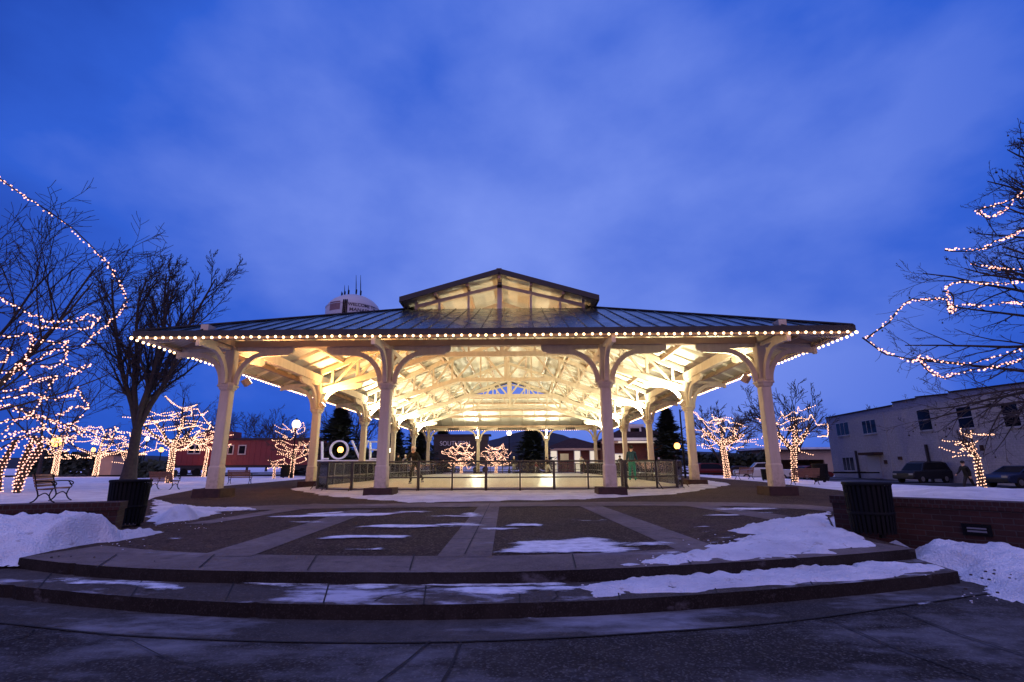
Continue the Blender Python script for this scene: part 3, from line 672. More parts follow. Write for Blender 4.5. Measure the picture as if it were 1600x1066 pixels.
bn = bench(); g = gp(70, 783); bn.location = (g.x, g.y + 0.5, -0.04); bn.rotation_euler = (0, 0, R(112)); bn.scale = (.88, .88, .92)
for (px, py, rz, lb) in ((262, 763, R(168), 'dark park bench seen from behind, under the lit tree trunk by the bin'), (376, 755, R(190), 'park bench standing alone on the snow in front of the red rail car'), (1255, 756, R(178), 'dark park bench in front of the lit tree by the tan carport'), (1160, 748, R(200), 'dark park bench near the lit tree with the bare domed tree behind')):
    g = gp(px, py); dup(bn, (g.x, g.y, -0.05), rz, lb)

# ------------------------------------------------------------------ pavilion
A, B, Y1, SP, NB = 9.57, 3.93, 17.67, 8.13, 5
YE = Y1 + SP * NB; YM = (Y1 + YE) / 2; OV = 2.085; EX = A + OV; SL = 0.4156; ZE = 5.30
YF, YB = Y1 - OV, YE + OV
def roof_z(x, y):   # top of the metal at a plan point of the lower roof
    return ZE + SL * min(EX - abs(x), y - YF, YB - y)
pav = thing('pavilion', 'large open timber pavilion with cream columns, dark metal roof and lit ceiling', 'pavilion', (0, YM, 0))
HX = 4.1                                    # half width where the lower roof stops under the raised roof
YG0, YG1 = YF + (EX - 4.49), YB - (EX - 4.49)
def hip_sheet(mb, dz, inset=0.0):
    e = EX - inset; f = YF + inset; bk = YB - inset; z0 = ZE + SL * inset + dz; zt = ZE + SL * (EX - 4.49) + dz; zh = ZE + SL * (EX - HX) + dz
    h = 4.49
    c = [(-e, f, z0), (e, f, z0), (e, bk, z0), (-e, bk, z0)]; t = [(-h, YG0, zt), (h, YG0, zt), (h, YG1, zt), (-h, YG1, zt)]
    s = [(-HX, YG0, zh), (HX, YG0, zh), (HX, YG1, zh), (-HX, YG1, zh)]
    mb.quad(c[0], c[1], t[1], t[0]); mb.quad(c[2], c[3], t[3], t[2])
    mb.quad(c[1], c[2], t[2], t[1]); mb.quad(c[3], c[0], t[0], t[3])
    mb.quad(t[1], t[2], s[2], s[1]); mb.quad(t[3], t[0], s[0], s[3])
b = MB(); hip_sheet(b, 0.0)
# standing seams
def seam(p, q, nrm):
    b.beam(Vector(p) + Vector(nrm) * 0.012, Vector(q) + Vector(nrm) * 0.012, 0.028, 0.05, nrm)
nF = Vector((0, -SL, 1)).normalized(); nS = Vector((SL, 0, 1)).normalized()
for y0, sg in ((YF, 1), (YB, -1)):
    x = -EX + 0.3
    while x < EX - 0.2:
        run = min(EX - abs(x), EX - 4.49); seam((x, y0, ZE), (x, y0 + sg * run, ZE + SL * run), Vector((0, -sg * SL, 1)).normalized()); x += 0.58
for s in (-1, 1):
    y = YF + 0.3
    while y < YB - 0.2:
        run = min(y - YF, YB - y, EX - HX); seam((s * EX, y, ZE), (s * (EX - run), y, ZE + SL * run), Vector((s * SL, 0, 1)).normalized()); y += 0.58
low_roof = b.build('roof', 'roof', pav)
for sx in (-1, 1):
    for (ya, yb) in ((YF, YG0), (YB, YG1)):
        b = MB(); b.beam((sx * EX, ya, ZE + .03), (sx * 4.49, yb, ZE + SL * (EX - 4.49) + .03), 0.22, 0.05)
        b.build('hip_cap', 'fascia', low_roof)
b = MB(); hip_sheet(b, -0.16, 0.04); b.build('ceiling', 'boards', pav)
# fascia board round the eave
b = MB()
for s in (-1, 1):
    b.box(s * EX - .03, s * EX + .03, YF - .03, YB + .03, ZE - 0.17, ZE + 0.02)
b.box(-EX + .03, EX - .03, YF - .03, YF + .03, ZE - 0.17, ZE + 0.02); b.box(-EX + .03, EX - .03, YB - .03, YB + .03, ZE - 0.17, ZE + 0.02)
b.build('fascia', 'fascia', pav)
b = MB()
for s in (-1, 1): b.box(s * (EX - .16) - .1, s * (EX - .16) + .1, YF + .06, YB - .06, ZE - 0.235, ZE - 0.17)
b.box(-EX + .26, EX - .26, YF + .06, YF + .26, ZE - 0.235, ZE - 0.17); b.box(-EX + .26, EX - .26, YB - .26, YB - .06, ZE - 0.235, ZE - 0.17)
b.build('eave_board', 'trim_and_shade_brown', pav)
# raised roof over the middle
MX, MZE, MZR = 4.62, 8.62, 9.98; MY0, MY1 = YG0 - 0.75, YG1 + 0.75
b = MB()
for s in (-1, 1): b.quad((0, MY0, MZR), (0, MY1, MZR), (s * MX, MY1, MZE), (s * MX, MY0, MZE))
for s in (-1, 1):
    y = MY0 + .3
    while y < MY1: b.beam((0, y, MZR + .015), (s * MX, y, MZE + .015), 0.028, 0.05, (s * .3, 0, 1)); y += 0.58
b.box(-.12, .12, MY0, MY1, MZR + .0, MZR + .05)
ur = b.build('raised_roof', 'roof', pav)
b = MB()
for s in (-1, 1): b.quad((0, MY0 + .02, MZR - .14), (0, MY1 - .02, MZR - .14), (s * (MX - .03), MY1 - .02, MZE - .14), (s * (MX - .03), MY0 + .02, MZE - .14))
b.build('raised_ceiling', 'boards', pav)
b = MB()
for s in (-1, 1):
    for y in (MY0, MY1): b.beam((0, y, MZR - .10), (s * MX, y, MZE - .10), 0.06, 0.25, (s * .3, 0, 1))
    b.box(s * MX - .03, s * MX + .03, MY0, MY1, MZE - .22, MZE + .015)
b.build('barge_board', 'fascia', pav)
# low side openings under the raised roof: posts and rail
b = MB(); y = YG0
while y <= YG1 + .01:
    for s in (-1, 1): b.box(s * 4.0 - .06, s * 4.0 + .06, y - .06, y + .06, 8.05, 8.72)
    y += (YG1 - YG0) / 14
for s in (-1, 1): b.box(s * 4.0 - .05, s * 4.0 + .05, YG0, YG1, 8.02, 8.30)
b.build('clerestory_frame', 'paint', pav)

# columns
def column(x, y, inner):
    b = MB(); b.frustum(x, y, 0.28, 0.98, 0.42, 0.41, ch=.03); b.frustum(x, y, 0.98, 1.03, 0.41, 0.36, ch=.03); b.frustum(x, y, 1.03, 3.72, 0.36, 0.345, ch=.025)
    b.frustum(x, y, 3.72, 5.22, 0.33, 0.33, ch=.02)
    c = b.build('column', 'paint', pav)
    b = MB(); b.frustum(x, y, -0.02, 0.28, 0.98, 0.95, ch=.04); b.build('plinth', 'stone', c)
    b = MB()
    for z0, z1, w0, w1 in ((3.64, 3.70, .42, .50), (3.70, 3.78, .50, .54), (3.78, 3.84, .60, .60), (3.84, 3.92, .54, .48)): b.frustum(x, y, z0, z1, w0, w1, ch=.12)
    b.build('collar', 'paint', c)
    for dx, dy in ((1, 0), (-1, 0), (0, 1), (0, -1)):
        d = Vector((dx, dy, 0)); o = Vector((x, y, 0)); sd = Vector((-dy, dx, 0)) * 0.065
        b = MB(); pts = []
        for k in range(13):
            a = math.pi / 2 * k / 12
            pts.append((0.17 + 1.11 * (1 - math.cos(a)), 3.86 + 1.20 * math.sin(a), a))
        for (r0, z0, a0), (r1, z1, a1) in zip(pts, pts[1:]):
            n0 = (math.cos(a0) * .17, -math.sin(a0) * .17); n1 = (math.cos(a1) * .17, -math.sin(a1) * .17)
            P = lambda r, z: o + d * r + Vector((0, 0, z))
            q = [P(r0, z0), P(r1, z1), P(r1 + n1[0], z1 + n1[1]), P(r0 + n0[0], z0 + n0[1])]
            b.hexa([v - sd for v in q] + [v + sd for v in q])
        prof = [(0.24, 5.06), (1.28, 4.89), (2.05, 4.93), (2.12, 4.99), (2.2, 5.0), (2.26, 5.07), (2.26, 5.22), (0.24, 5.22)]
        if (dx and abs(x) > 9 and dx * x > 0) or (dy and ((y < Y1 + 1 and dy < 0) or (y > YE - 1 and dy > 0))):
            prof = [(0.24, 5.06), (1.28, 4.89), (1.9, 4.88), (1.93, 4.84), (2.02, 4.84), (2.02, 5.10), (1.9, 5.16), (0.24, 5.22)]
        prof = [(1.22, 5.06)] + prof[1:-1] + [(0.19, 5.22), (0.19, 5.06)] if False else prof
        pr = [(0.19, 5.06)] + prof[1:-1] + [(0.19, 5.22)]
        pr[0] = (1.2, 5.045)
        pr = [(1.2, 5.045)] + pr[1:-1] + [(0.19, 5.22), (0.19, 5.10)]
        off = 0.072
        b.prism([o + d * r + Vector((0, 0, z)) - sd * (off / .075) for r, z in pr], sd * 2 * (off / .075))
        b.build('bracket', 'paint', c, fixn=True)
    return c
cols = []
for k in range(NB + 1):
    y = Y1 + SP * k
    for x in ((-A, -3.83, 3.97, A) if k in (0, NB) else (-A, A)): cols.append((x, y, column(x, y, 0)))
# beams along the column lines
for y in (Y1, YE): b = MB(); b.box(-A - 2.0, A + 2.0, y - .13, y + .13, 5.222, 5.452); b.build('cross_beam', 'trim_and_shade_brown', pav)
for x in (-A, A): b = MB(); b.box(x - .128, x + .128, YF + .3, YB - .3, 5.225, 5.62); b.build('eave_beam', 'paint', pav)
# roof trusses: arched lower chord, upper chord under the ceiling, webs
def truss(y):
    b = MB(); H = 0.26; cz = lambda x: ZE + SL * (EX - abs(x)) - 0.40
    low = [(-A + .1, 4.80), (-3.4, 6.72), (3.4, 6.72), (A - .1, 4.80)]
    for (x0, z0), (x1, z1) in zip(low, low[1:]): b.beam((x0, y, z0), (x1, y, z1), 0.20, H)
    top = [(-A + .05, cz(A)), (-4.2, cz(4.2)), (0, 9.50), (4.2, cz(4.2)), (A - .05, cz(A))]
    for (x0, z0), (x1, z1) in zip(top, top[1:]): b.beam((x0, y, z0), (x1, y, z1), 0.18, 0.24)
    b.beam((0, y, 6.6), (0, y, 9.5), 0.22, 0.22, (0, 1, 0))
    lz = lambda x: 4.80 + (6.72 - 4.80) * (A - .1 - x) / (A - .1 - 3.4) if x > 3.4 else 6.72
    for s in (-1, 1):
        xs = [8.9, 7.6, 6.3, 5.0, 3.7]
        for i, x in enumerate(xs):
            b.beam((s * x, y, lz(x)), (s * x, y, cz(x)), 0.13, 0.13, (0, 1, 0))
            if i < len(xs) - 1: b.beam((s * x, y, lz(x)), (s * xs[i + 1], y, cz(xs[i + 1])), 0.12, 0.12, (0, 1, 0))
        b.beam((s * 3.4, y, 6.75), (s * 1.75, y, 8.85), 0.13, 0.13, (0, 1, 0)); b.beam((s * 0.1, y, 6.75), (s * 1.75, y, 8.85), 0.13, 0.13, (0, 1, 0))
        b.beam((s * 1.75, y, 6.72), (s * 1.75, y, 8.85), 0.10, 0.10, (0, 1, 0))
    b.build('truss', 'paint', pav)
for k in range(1, NB): truss(Y1 + SP * k)
# gable frames closing each end of the raised roof
for y in (YG0 + .12, YG1 - .12):
    b = MB()
    b.box(-4.4, 4.4, y - .1, y + .1, 8.0, 8.26)
    b.box(-.11, .11, y - .11, y + .11, 8.26, 9.78)
    for s in (-1, 1):
        b.beam((0, y, 9.42), (s * 4.0, y, 8.42), 0.16, 0.22, (0, 1, 0))
        for x in (1.5, 2.9): b.box(s * x - .05, s * x + .05, y - .06, y + .06, 8.26, 9.66 - x * .25 - .1)
    b.build('gable_frame', 'paint', pav)
# purlins, rafters
b = MB()
for s in (-1, 1):
    for x in (10.7, 8.4, 7.0, 5.6, 4.3):
        z = ZE + SL * (EX - x) - 0.16 - 0.11; o = EX - x
        b.box(s * x - .07, s * x + .07, YF + o, YB - o, z - .11, z + .09)
for o in (0.95, 3.25, 4.65, 6.05, 7.2):
    z = ZE + SL * o - 0.16 - 0.11
    for y in (YF + o, YB - o): b.box(-(EX - o) + .072, (EX - o) - .072, y - .07, y + .07, z - .11, z + .09)
b.build('purlin', 'trim_and_shade_brown', pav)  # brown colour stands in for the purlins' shaded sides
b = MB()
for s in (-1, 1):
    for x in (1.5, 3.0):
        z = MZR - (MZR - MZE) * x / MX - .14; b.box(s * x - .06, s * x + .06, MY0 + .1, MY1 - .1, z - .2, z + .005)
b.box(-.07, .07, MY0 + .1, MY1 - .1, MZR - .42, MZR - .16)
b.build('raised_purlin', 'trim_and_shade_brown', pav)  # same brown, shade put into the colour of the upper purlins
b = MB()
k = 0; y = YF + 2.1
while y < YB - 2:
    for s in (-1, 1):
        run = min(y - YF, YB - y, EX - HX) - 0.1
        b.beam((s * (EX - .2), y, ZE - .16 + SL * .2 - .06), (s * (EX - run), y, ZE - .16 + SL * run - .06), 0.07, 0.11, (s * SL, 0, 1))
    y += 1.355
x = -9.5
while x < 9.6:
    run = min(EX - abs(x), EX - 4.5) - .1
    for (y0, sg) in ((YF, 1), (YB, -1)): b.beam((x, y0 + sg * .2, ZE - .16 + SL * .2 - .06), (x, y0 + sg * run, ZE - .16 + SL * run - .06), 0.07, 0.11, (0, -SL * sg, 1))
    x += 1.355
for sx in (-1, 1):
    for (ya, yb) in ((YF, YG0), (YB, YG1)): b.beam((sx * (EX - .3), ya + (.3 if ya < yb else -.3), ZE - .22), (sx * 4.49, yb, ZE + SL * (EX - 4.49) - .30), 0.14, 0.24)
b.build('rafter', 'boards', pav)
# floodlights on the columns, shining up into the roof
def flood(x, y, dirv, mat, col, power, part=True):
    d = Vector(dirv).normalized(); o = Vector((x, y, 4.02))
    b = MB(); b.beam(o - d * .10, o + d * .08, 0.34, 0.26, (0, 0, 1)); f = b.build('floodlight', 'trim_and_shade_brown', pav)
    b = MB(); b.beam(o + d * .082, o + d * .10, 0.30, 0.22, (0, 0, 1)); b.build('lens', mat, f)
    l = bpy.data.lights.new('flood_beam', 'SPOT'); l.energy = power; l.color = col; l.spot_size = R(165); l.spot_blend = 0.7; l.shadow_soft_size = 0.15
    lo_ = bpy.data.objects.new('flood_beam', l); COL.objects.link(lo_); lo_.parent = f; lo_.location = o + d * .16 - ORG[f.name]
    lo_.rotation_euler = d.to_track_quat('-Z', 'Y').to_euler()
for k in range(1, NB):
    y = Y1 + SP * k
    flood(-A + .42, y - .42, (0.72, 0.12, 0.68), 'flood_warm', (1.0, 0.54, 0.19) if k == 1 else (1.0, 0.87, 0.60), 2700)
    flood(A - .42, y - .42, (-0.72, 0.12, 0.68), 'flood_cool', (1.0, 0.98, 0.72), 2700)
for x in (-B, B):
    flood(x, YE - .48, (0, -0.75, 0.66), 'flood_cool', (1.0, 0.99, 0.74), 2000)
flood(-A + .42, Y1 + .42, (0.55, 0.55, 0.62), 'flood_warm', (1.0, 0.50, 0.19), 1300)
flood(A - .42, Y1 + .42, (-0.55, 0.55, 0.62), 'flood_cool', (1.0, 0.90, 0.58), 1300)

# ------------------------------------------------------------------ strings of lights
def bulb_mesh(name, r, mat, k=8, m=5):
    b = MB(); b.ball((0, 0, 0), r, k, m); return b.mesh(name, mat, smooth=True)
def wire_along(mb, pts, r=0.008, k=4): mb.tube(pts, r, k, True)
def carry(mb, pts, rg, r=0.02, tw=True):      # a thin branch that a string of lights is tied along
    q = [p + Vector((rg.uniform(-1, 1), rg.uniform(-1, 1), rg.uniform(-1, .4))) * .07 for p in pts]
    n = len(q); mb.tube(q, [r * (1 - .7 * i / max(1, n - 1)) + .004 for i in range(n)], 5)
    if tw:
        for i in range(2, n - 1):
            for k in range(2):
                d = rdir(rg, q[i + 1] - q[i - 1], R(rg.uniform(25, 60))); l_ = rg.uniform(.3, .9); m_ = q[i] + d * l_ * .5 + Vector((0, 0, rg.uniform(-.02, .08))); mb.tube([q[i], m_, m_ + (d + Vector((rg.uniform(-.3, .3), rg.uniform(-.3, .3), rg.uniform(-.1, .4)))) * l_ * .5], [r * .4, r * .28, .003], 3)
def light_string(name, label, cat, pts, spacing, r, mat, most, group, jitter=0.0, seed=0, wire_r=0.008, socket=False, single=False):
    rg = random.Random(seed); polys = pts if isinstance(pts[0], list) else [pts]
    root = thing(name, label, cat, tuple(polys[0][0]), group)
    b = MB(); bp = []
    for p in polys:
        wire_along(b, p, wire_r); bp += resample(p, spacing)
    b.build('wire', 'wire', root)
    bp = [p + Vector((rg.uniform(-1, 1), rg.uniform(-1, 1), rg.uniform(-1, 1))) * jitter for p in bp]
    bp = [p - Vector((0, 0, r * 0.9)) for p in bp]
    if single: far = bp; near = []
    else:
        bp.sort(key=lambda p: (p - CPOS).length); near, far = bp[:most], bp[most:]
    me = bulb_mesh('bulb', r, mat)
    for p in near:
        o = link('bulb', me, root); o.location = p - ORG[root.name]
        if jitter > .015: o.scale = (rg.uniform(.65, 1.3),) * 3
    if far:
        b = MB()
        for p in far: b.ball(p, r, 6, 4)
        o = b.build('more_bulbs' if near else 'bulb_mass', mat, root, True); o['kind'] = 'stuff'
    if cat == 'string lights' and name == 'tree_light_string':
        c_ = sum(bp, Vector()) / len(bp); l = bpy.data.lights.new('string_glow', 'POINT'); l.energy = 0.055 * len(bp) * (r / .03) ** 2; l.color = (1.0, .55, .40); l.shadow_soft_size = .8
        lo_ = bpy.data.objects.new('string_glow', l); COL.objects.link(lo_); lo_.parent = root; lo_.location = Vector((c_.x, c_.y - .5, max(1.0, c_.z * .6))) - ORG[root.name]
    return root
zb = ZE - 0.19
GE = 'bulb strings along the pavilion eaves'
for nm, p, lb in (('front', [(-EX - .02, YF - .07, zb), (EX + .02, YF - .07, zb)], 'string of round bulbs along the long front eave of the pavilion'),
              ('l', [(-EX - .07, YF, zb), (-EX - .07, YB, zb)], 'string of round bulbs along the pavilion eave on the red rail car side'),
              ('r', [(EX + .07, YF, zb), (EX + .07, YB, zb)], 'string of round bulbs along the pavilion eave on the white building side'),
              ('b', [(EX, YB + .07, zb), (-EX, YB + .07, zb)], 'string of round bulbs along the rear eave of the pavilion')):
    light_string('eave_light_string', lb, 'string lights', [[Vector(p[0]), Vector(p[1])]], 0.262, 0.043, 'bulb', 100, GE, jitter=0.012, seed=len(nm))

# ------------------------------------------------------------------ skating rink
RX, RY0, RY1, RC = 8.05, 20.35, 56.3, 3.0
def rink_path(n=9, dz=0.0, inset=0.0):
    x = RX - inset; y0 = RY0 + inset; y1 = RY1 - inset; c = RC - inset; pts = []
    for cx, cy, a0 in ((x - c, y0 + c, -90), (x - c, y1 - c, 0), (-x + c, y1 - c, 90), (-x + c, y0 + c, 180)):
        for k in range(n + 1):
            a = R(a0 + 90 * k / n); pts.append(Vector((cx + c * math.cos(a), cy + c * math.sin(a), dz)))
    return pts
b = MB(); b.prism([(p.x, p.y, -0.02) for p in rink_path(9, 0, .09)], (0, 0, 0.18)); struct('ice', b, 'ice')
fence = thing('rink_fence', 'dark metal rink fence with clear panels and rounded corners around the ice', 'fence', (0, (RY0 + RY1) / 2, 0))
loop = rink_path(); loop.append(loop[0])
posts = resample(loop, 1.335)
b = MB(); b.tube([p + Vector((0, 0, 1.16)) for p in posts], 0.035, 6); b.build('top_rail', 'fence_metal', fence)
b = MB(); b.tube([p + Vector((0, 0, 0.55)) for p in posts], 0.028, 6); b.build('mid_rail', 'fence_metal', fence)
b = MB(); b.tube([p + Vector((0, 0, 0.10)) for p in posts], 0.022, 6); b.build('bottom_rail', 'fence_metal', fence)
ctr = Vector((0, (RY0 + RY1) / 2, 0))
for i, p in enumerate(posts):
    q = posts[(i + 1) % len(posts)]; d = (q - p).normalized(); nrm = Vector((d.y, -d.x, 0))
    if nrm.dot(p - ctr) < 0: nrm = -nrm
    w = 0.10 if i % 2 == 0 else 0.06
    b = MB(); b.beam(p + Vector((0, 0, 0)), p + Vector((0, 0, 1.19)), w, w, nrm); b.beam(p + Vector((0, 0, .02)), p + nrm * .32 + Vector((0, 0, .02)), .07, .04); b.beam(p + nrm * .3 + Vector((0, 0, .03)), p + Vector((0, 0, .40)), .03, .03, d)
    b.build('post', 'fence_metal', fence)
    if (q - p).length < 2:
        b = MB(); b.beam(p.lerp(q, .05) + Vector((0, 0, 0.86)), p.lerp(q, .95) + Vector((0, 0, 0.86)), 0.012, 0.56)
        b.beam(p.lerp(q, .05) + Vector((0, 0, 0.325)), p.lerp(q, .95) + Vector((0, 0, 0.325)), 0.012, 0.39); b.build('panel', 'acrylic', fence)

# ------------------------------------------------------------------ trees
def rdir(rg, d, ang):
    d = Vector(d).normalized(); a = d.orthogonal().normalized(); b = d.cross(a); t = rg.uniform(0, 2 * math.pi)
    return (d * math.cos(ang) + (a * math.cos(t) + b * math.sin(t)) * math.sin(ang)).normalized()
def grow(rg, p, d, ln, r, lv, prm, out, parent_t=0):
    n = 6 if lv < 2 else (4 if lv == 2 else 3)
    pts = [Vector(p)]; rad = [r]; d = Vector(d); wob_, trop = prm['wob'], prm['trop'][min(lv, len(prm['trop']) - 1)]
    for i in range(n):
        d = (d + Vector((rg.uniform(-1, 1), rg.uniform(-1, 1), rg.uniform(-1, 1))) * wob_ + Vector((0, 0, trop))).normalized()
        pts.append(pts[-1] + d * ln / n); rad.append(max(prm['rmin'], r * (1 - 0.75 * (i + 1) / n)))
    out.append((lv, pts, rad))
    if lv >= prm['max']: return
    k = prm['n'][lv]
    for j in range(k):
        t = lerp(prm['t0'][min(lv, len(prm['t0']) - 1)], 1.0, (j + rg.random() * .8) / k); f = t * n; i = min(n - 1, int(f)); q = pts[i].lerp(pts[i + 1], f - i)
        dd = (pts[i + 1] - pts[i]).normalized(); rr = lerp(rad[i], rad[i + 1], f - i)
        grow(rg, q, rdir(rg, dd, R(rg.uniform(*prm['ang']))), ln * rg.uniform(*prm['len']) * (1.1 - 0.45 * t), max(prm['rmin'], rr * 0.62), lv + 1, prm, out)
def tree_mesh(root, out, kk=(9, 6, 4, 3, 3, 3), split=1):
    a = MB(); b = MB()
    for lv, pts, rad in out: (a if lv <= split else b).tube(pts, rad, kk[min(lv, 5)], False)
    a.build('trunk', 'bark', root, True); b.build('crown', 'twig', root)
def bare_tree(label, base, H, seed, leaders=3, spread=0.5, r=0.3, trunk=0.22, prm=None, group=None, dens=1.0, name='bare_tree'):
    rg = random.Random(seed); root = thing(name, label, 'tree', tuple(base), group)
    P = dict(wob=0.16, trop=(0.02, 0.05, 0.06, 0.05), max=4, n=[7, 6, 5, 4], t0=(0.25, 0.2, 0.15), ang=(24, 52), len=(0.42, 0.62), rmin=0.012)
    if prm: P.update(prm)
    out = []; base = Vector(base); top = base + Vector((0, 0, H * trunk))
    out.append((0, [base - Vector((0, 0, .2)), base + Vector((0, 0, H * trunk * .2)), top], [r * 1.5, r * 1.08, r * .95]))
    for k in range(leaders):
        a = 2 * math.pi * k / leaders + rg.uniform(-.4, .4); d = Vector((math.cos(a) * spread, math.sin(a) * spread, 1)).normalized()
        grow(rg, top - Vector((0, 0, .15)), d, H * (0.72 + rg.uniform(-.06, .06)), r * 0.62, 1, P, out)
    tree_mesh(root, out, split=1); return root, out
def helix(pts, rad, pitch, off=0.03, ph=0.0):
    pts = [Vector(p) for p in pts]; out = []; tot = 0; ref = None
    for i in range(len(pts) - 1):
        a, b = pts[i], pts[i + 1]; L_ = (b - a).length; d = (b - a).normalized()
        if ref is None: ref = d.orthogonal().normalized()
        ref = (ref - d * ref.dot(d)).normalized(); bb = d.cross(ref); m_ = max(2, int(L_ / pitch * 9))
        for k in range(m_):
            t = k / m_; an = 2 * math.pi * (tot + L_ * t) / pitch + ph; rr = lerp(rad[i], rad[i + 1], t) + off
            out.append(a.lerp(b, t) + (ref * math.cos(an) + bb * math.sin(an)) * rr)
        tot += L_
    return out
GL = 'fairy light strings wound on the trees'
def lit_tree(label, slabel, base, H, spread, seed, limbs=5, trunk_h=None, r=0.09, px=None, most=0, br=0.022, mat='fairy_far', drape=4, twigs=True, group='small trees wound with fairy lights', wrapsp=0.09, limb_elev=(25, 55), dirs=None):
    rg = random.Random(seed); base = Vector(base); root = thing('lit_tree', label, 'tree', tuple(base), group)
    th = trunk_h or H * 0.34; lean = Vector((rg.uniform(-.08, .08), rg.uniform(-.05, .05), 0)) * th
    tp = [base - Vector((0, 0, .1)), base + lean * .4 + Vector((0, 0, th * .5)), base + lean + Vector((0, 0, th))]
    out = [(0, tp, [r * 1.35, r * 1.05, r])]; strings = [helix(tp[0:], [r * 1.35, r * 1.05, r], 0.13)]; tips = []
    P = dict(wob=0.2, trop=(0.0, 0.05, 0.10, 0.08), max=4, n=[4, 6, 5, 4], t0=(0.3, 0.25, 0.2), ang=(25, 55), len=(0.38, 0.58), rmin=0.008)
    for k in range(limbs):
        if dirs: d = Vector(dirs[k]).normalized()
        else:
            a = 2 * math.pi * k / limbs + rg.uniform(-.3, .3); el = R(rg.uniform(*limb_elev)); d = Vector((math.cos(a) * math.cos(el), math.sin(a) * math.cos(el), math.sin(el)))
        ln = math.hypot(spread * .5, (H - th) * .55) * rg.uniform(.85, 1.1); o2 = []
        grow(rg, tp[-1] - Vector((0, 0, .05)), d, ln, r * .62, 1, P, o2)
        if not twigs: o2 = [x for x in o2 if x[0] <= 3]
        out += o2
        main = o2[0]; strings.append(helix(main[1][:5], main[2][:5], 0.22, 0.02, k)); tips.append(main[1][-1])
        for s_ in o2[1:]:
            if s_[0] == 2: tips.append(s_[1][-1])
    W_ = spread * .5
    for j in range(drape + 2):
        f = (j + rg.random() * .6) / (drape + 2); z = lerp(th * .95, H * .97, f); env = W_ * math.sqrt(max(.06, 1 - (abs(f - .32) / .75) ** 2)) * rg.uniform(.75, 1.1); y0 = rg.uniform(-.5, .5) * W_; n = rg.randint(5, 8); x0 = -env * rg.uniform(.6, 1); x1 = env * rg.uniform(.6, 1)
        pl_ = [base + Vector((lerp(x0, x1, q / n) + rg.uniform(-.1, .1) * W_, y0 + rg.uniform(-.4, .4) * W_, z + rg.uniform(-.10, .10) * (H - th) - (.08 * (H - th) if q % 2 else 0))) for q in range(n + 1)]
        strings.append(catmull(pl_, 5))
    rg.shuffle(tips)
    tips = tips[:drape]
    tips.sort(key=lambda p: math.atan2(p.z - base.z - H * .6, p.x - base.x))
    for i in range(0, len(tips) - 1):
        a, c = tips[i], tips[i + 1]; mid = (a + c) / 2 + Vector((rg.uniform(-.2, .2), rg.uniform(-.2, .2), -0.12 * (a - c).length))
        strings.append(catmull([a, a.lerp(mid, .5) + Vector((rg.uniform(-.2, .2), 0, rg.uniform(-.1, .1))), mid, c], 4))
    tree_mesh(root, out)
    light_string('tree_light_string', slabel, 'string lights', strings, wrapsp * 1.25, br, mat, most, GL, 0.02, seed, 0.006, single=(most == 0))
    return root
g35 = lambda px, py: gp(px, py, -0.05)
def LT(px, py, Yd, top, width, seed, label, slabel, **kw):
    p = at(px, py, Yd); base = Vector((p.x, p.y, -0.05 if p.x < 20.6 else -0.66)); hz = at(px, top, Yd).z - base.z
    return lit_tree(label, slabel, base, hz, width / FOC * Yd * 1.0, seed, **kw)
LT(85, 742, 58, 655, 80, 3, 'small forked tree wound in lights in front of a bright yellow street lamp', 'fairy lights wound on the forked tree before the bright yellow lamp', limbs=3, trunk_h=2.4, r=.22, br=.05, wrapsp=.17)
LT(149, 742, 58, 660, 80, 8, 'small Y-shaped tree wound in lights in front of a tan shed', 'fairy lights wound on the Y-shaped tree before the tan shed', limbs=3, trunk_h=2.3, r=.19, br=.05, wrapsp=.17)
LT(196, 742, 60, 668, 70, 14, 'small lit tree half hidden by the big bare trunk', 'fairy lights on the small tree half hidden by the big trunk', limbs=3, trunk_h=1.6, r=.16, br=.05, wrapsp=.18)
LT(264, 753, 35, 634, 160, 21, 'wide low tree with wrapped trunk and drooping light strands above a bench', 'fairy lights drooping from the wide low tree above the bench', limbs=6, trunk_h=2.35, r=.15, br=.034, drape=7, wrapsp=.11)
LT(318, 743, 55, 668, 60, 27, 'thin leaning tree with lit trunk beside the pavilion corner column', 'fairy lights on the thin leaning tree by the corner column', limbs=3, trunk_h=3.0, r=.11, br=.045, wrapsp=.17)
LT(455, 746, 48, 655, 72, 33, 'small lit tree crowned by a bright white lamp globe behind it', 'fairy lights on the small tree below the bright lamp globe', limbs=6, trunk_h=1.8, r=.13, br=.036, drape=5, wrapsp=.15)
LT(428, 746, 46, 712, 32, 39, 'tiny sapling wound with lights beside a litter bin', 'fairy lights wound on the tiny sapling by the litter bin', limbs=3, trunk_h=1.0, r=.07, br=.03, drape=1, wrapsp=.13, twigs=False)
LT(1137, 747, 41, 645, 105, 45, 'lit tree with broad low crown in front of the domed bare tree', 'fairy lights on the broad low tree before the domed bare tree', limbs=6, trunk_h=2.5, r=.17, br=.034, drape=6, wrapsp=.13)
LT(1242, 753, 32.5, 636, 95, 52, 'tall crowned lit tree in front of the tan carport', 'fairy lights looping over the tall tree before the tan carport', limbs=6, trunk_h=2.0, r=.13, br=.028, drape=6, wrapsp=.11, limb_elev=(35, 70))
LT(1535, 763, 21.2, 668, 70, 58, 'small lopsided lit tree in front of the white building', 'fairy lights on the small lopsided tree by the white building', limbs=3, trunk_h=1.35, r=.085, br=.02, drape=2, wrapsp=.075, twigs=False, dirs=[(-1, .2, .62), (-.75, -.2, 1.0), (.1, .2, 1)])
LT(721, 733, 74, 690, 50, 63, 'spreading lit tree seen under the far eave beside the dark rail car', 'fairy lights on the tree beside the dark rail car', limbs=7, trunk_h=1.2, r=.12, br=.05, drape=9, wrapsp=.17, limb_elev=(10, 50))
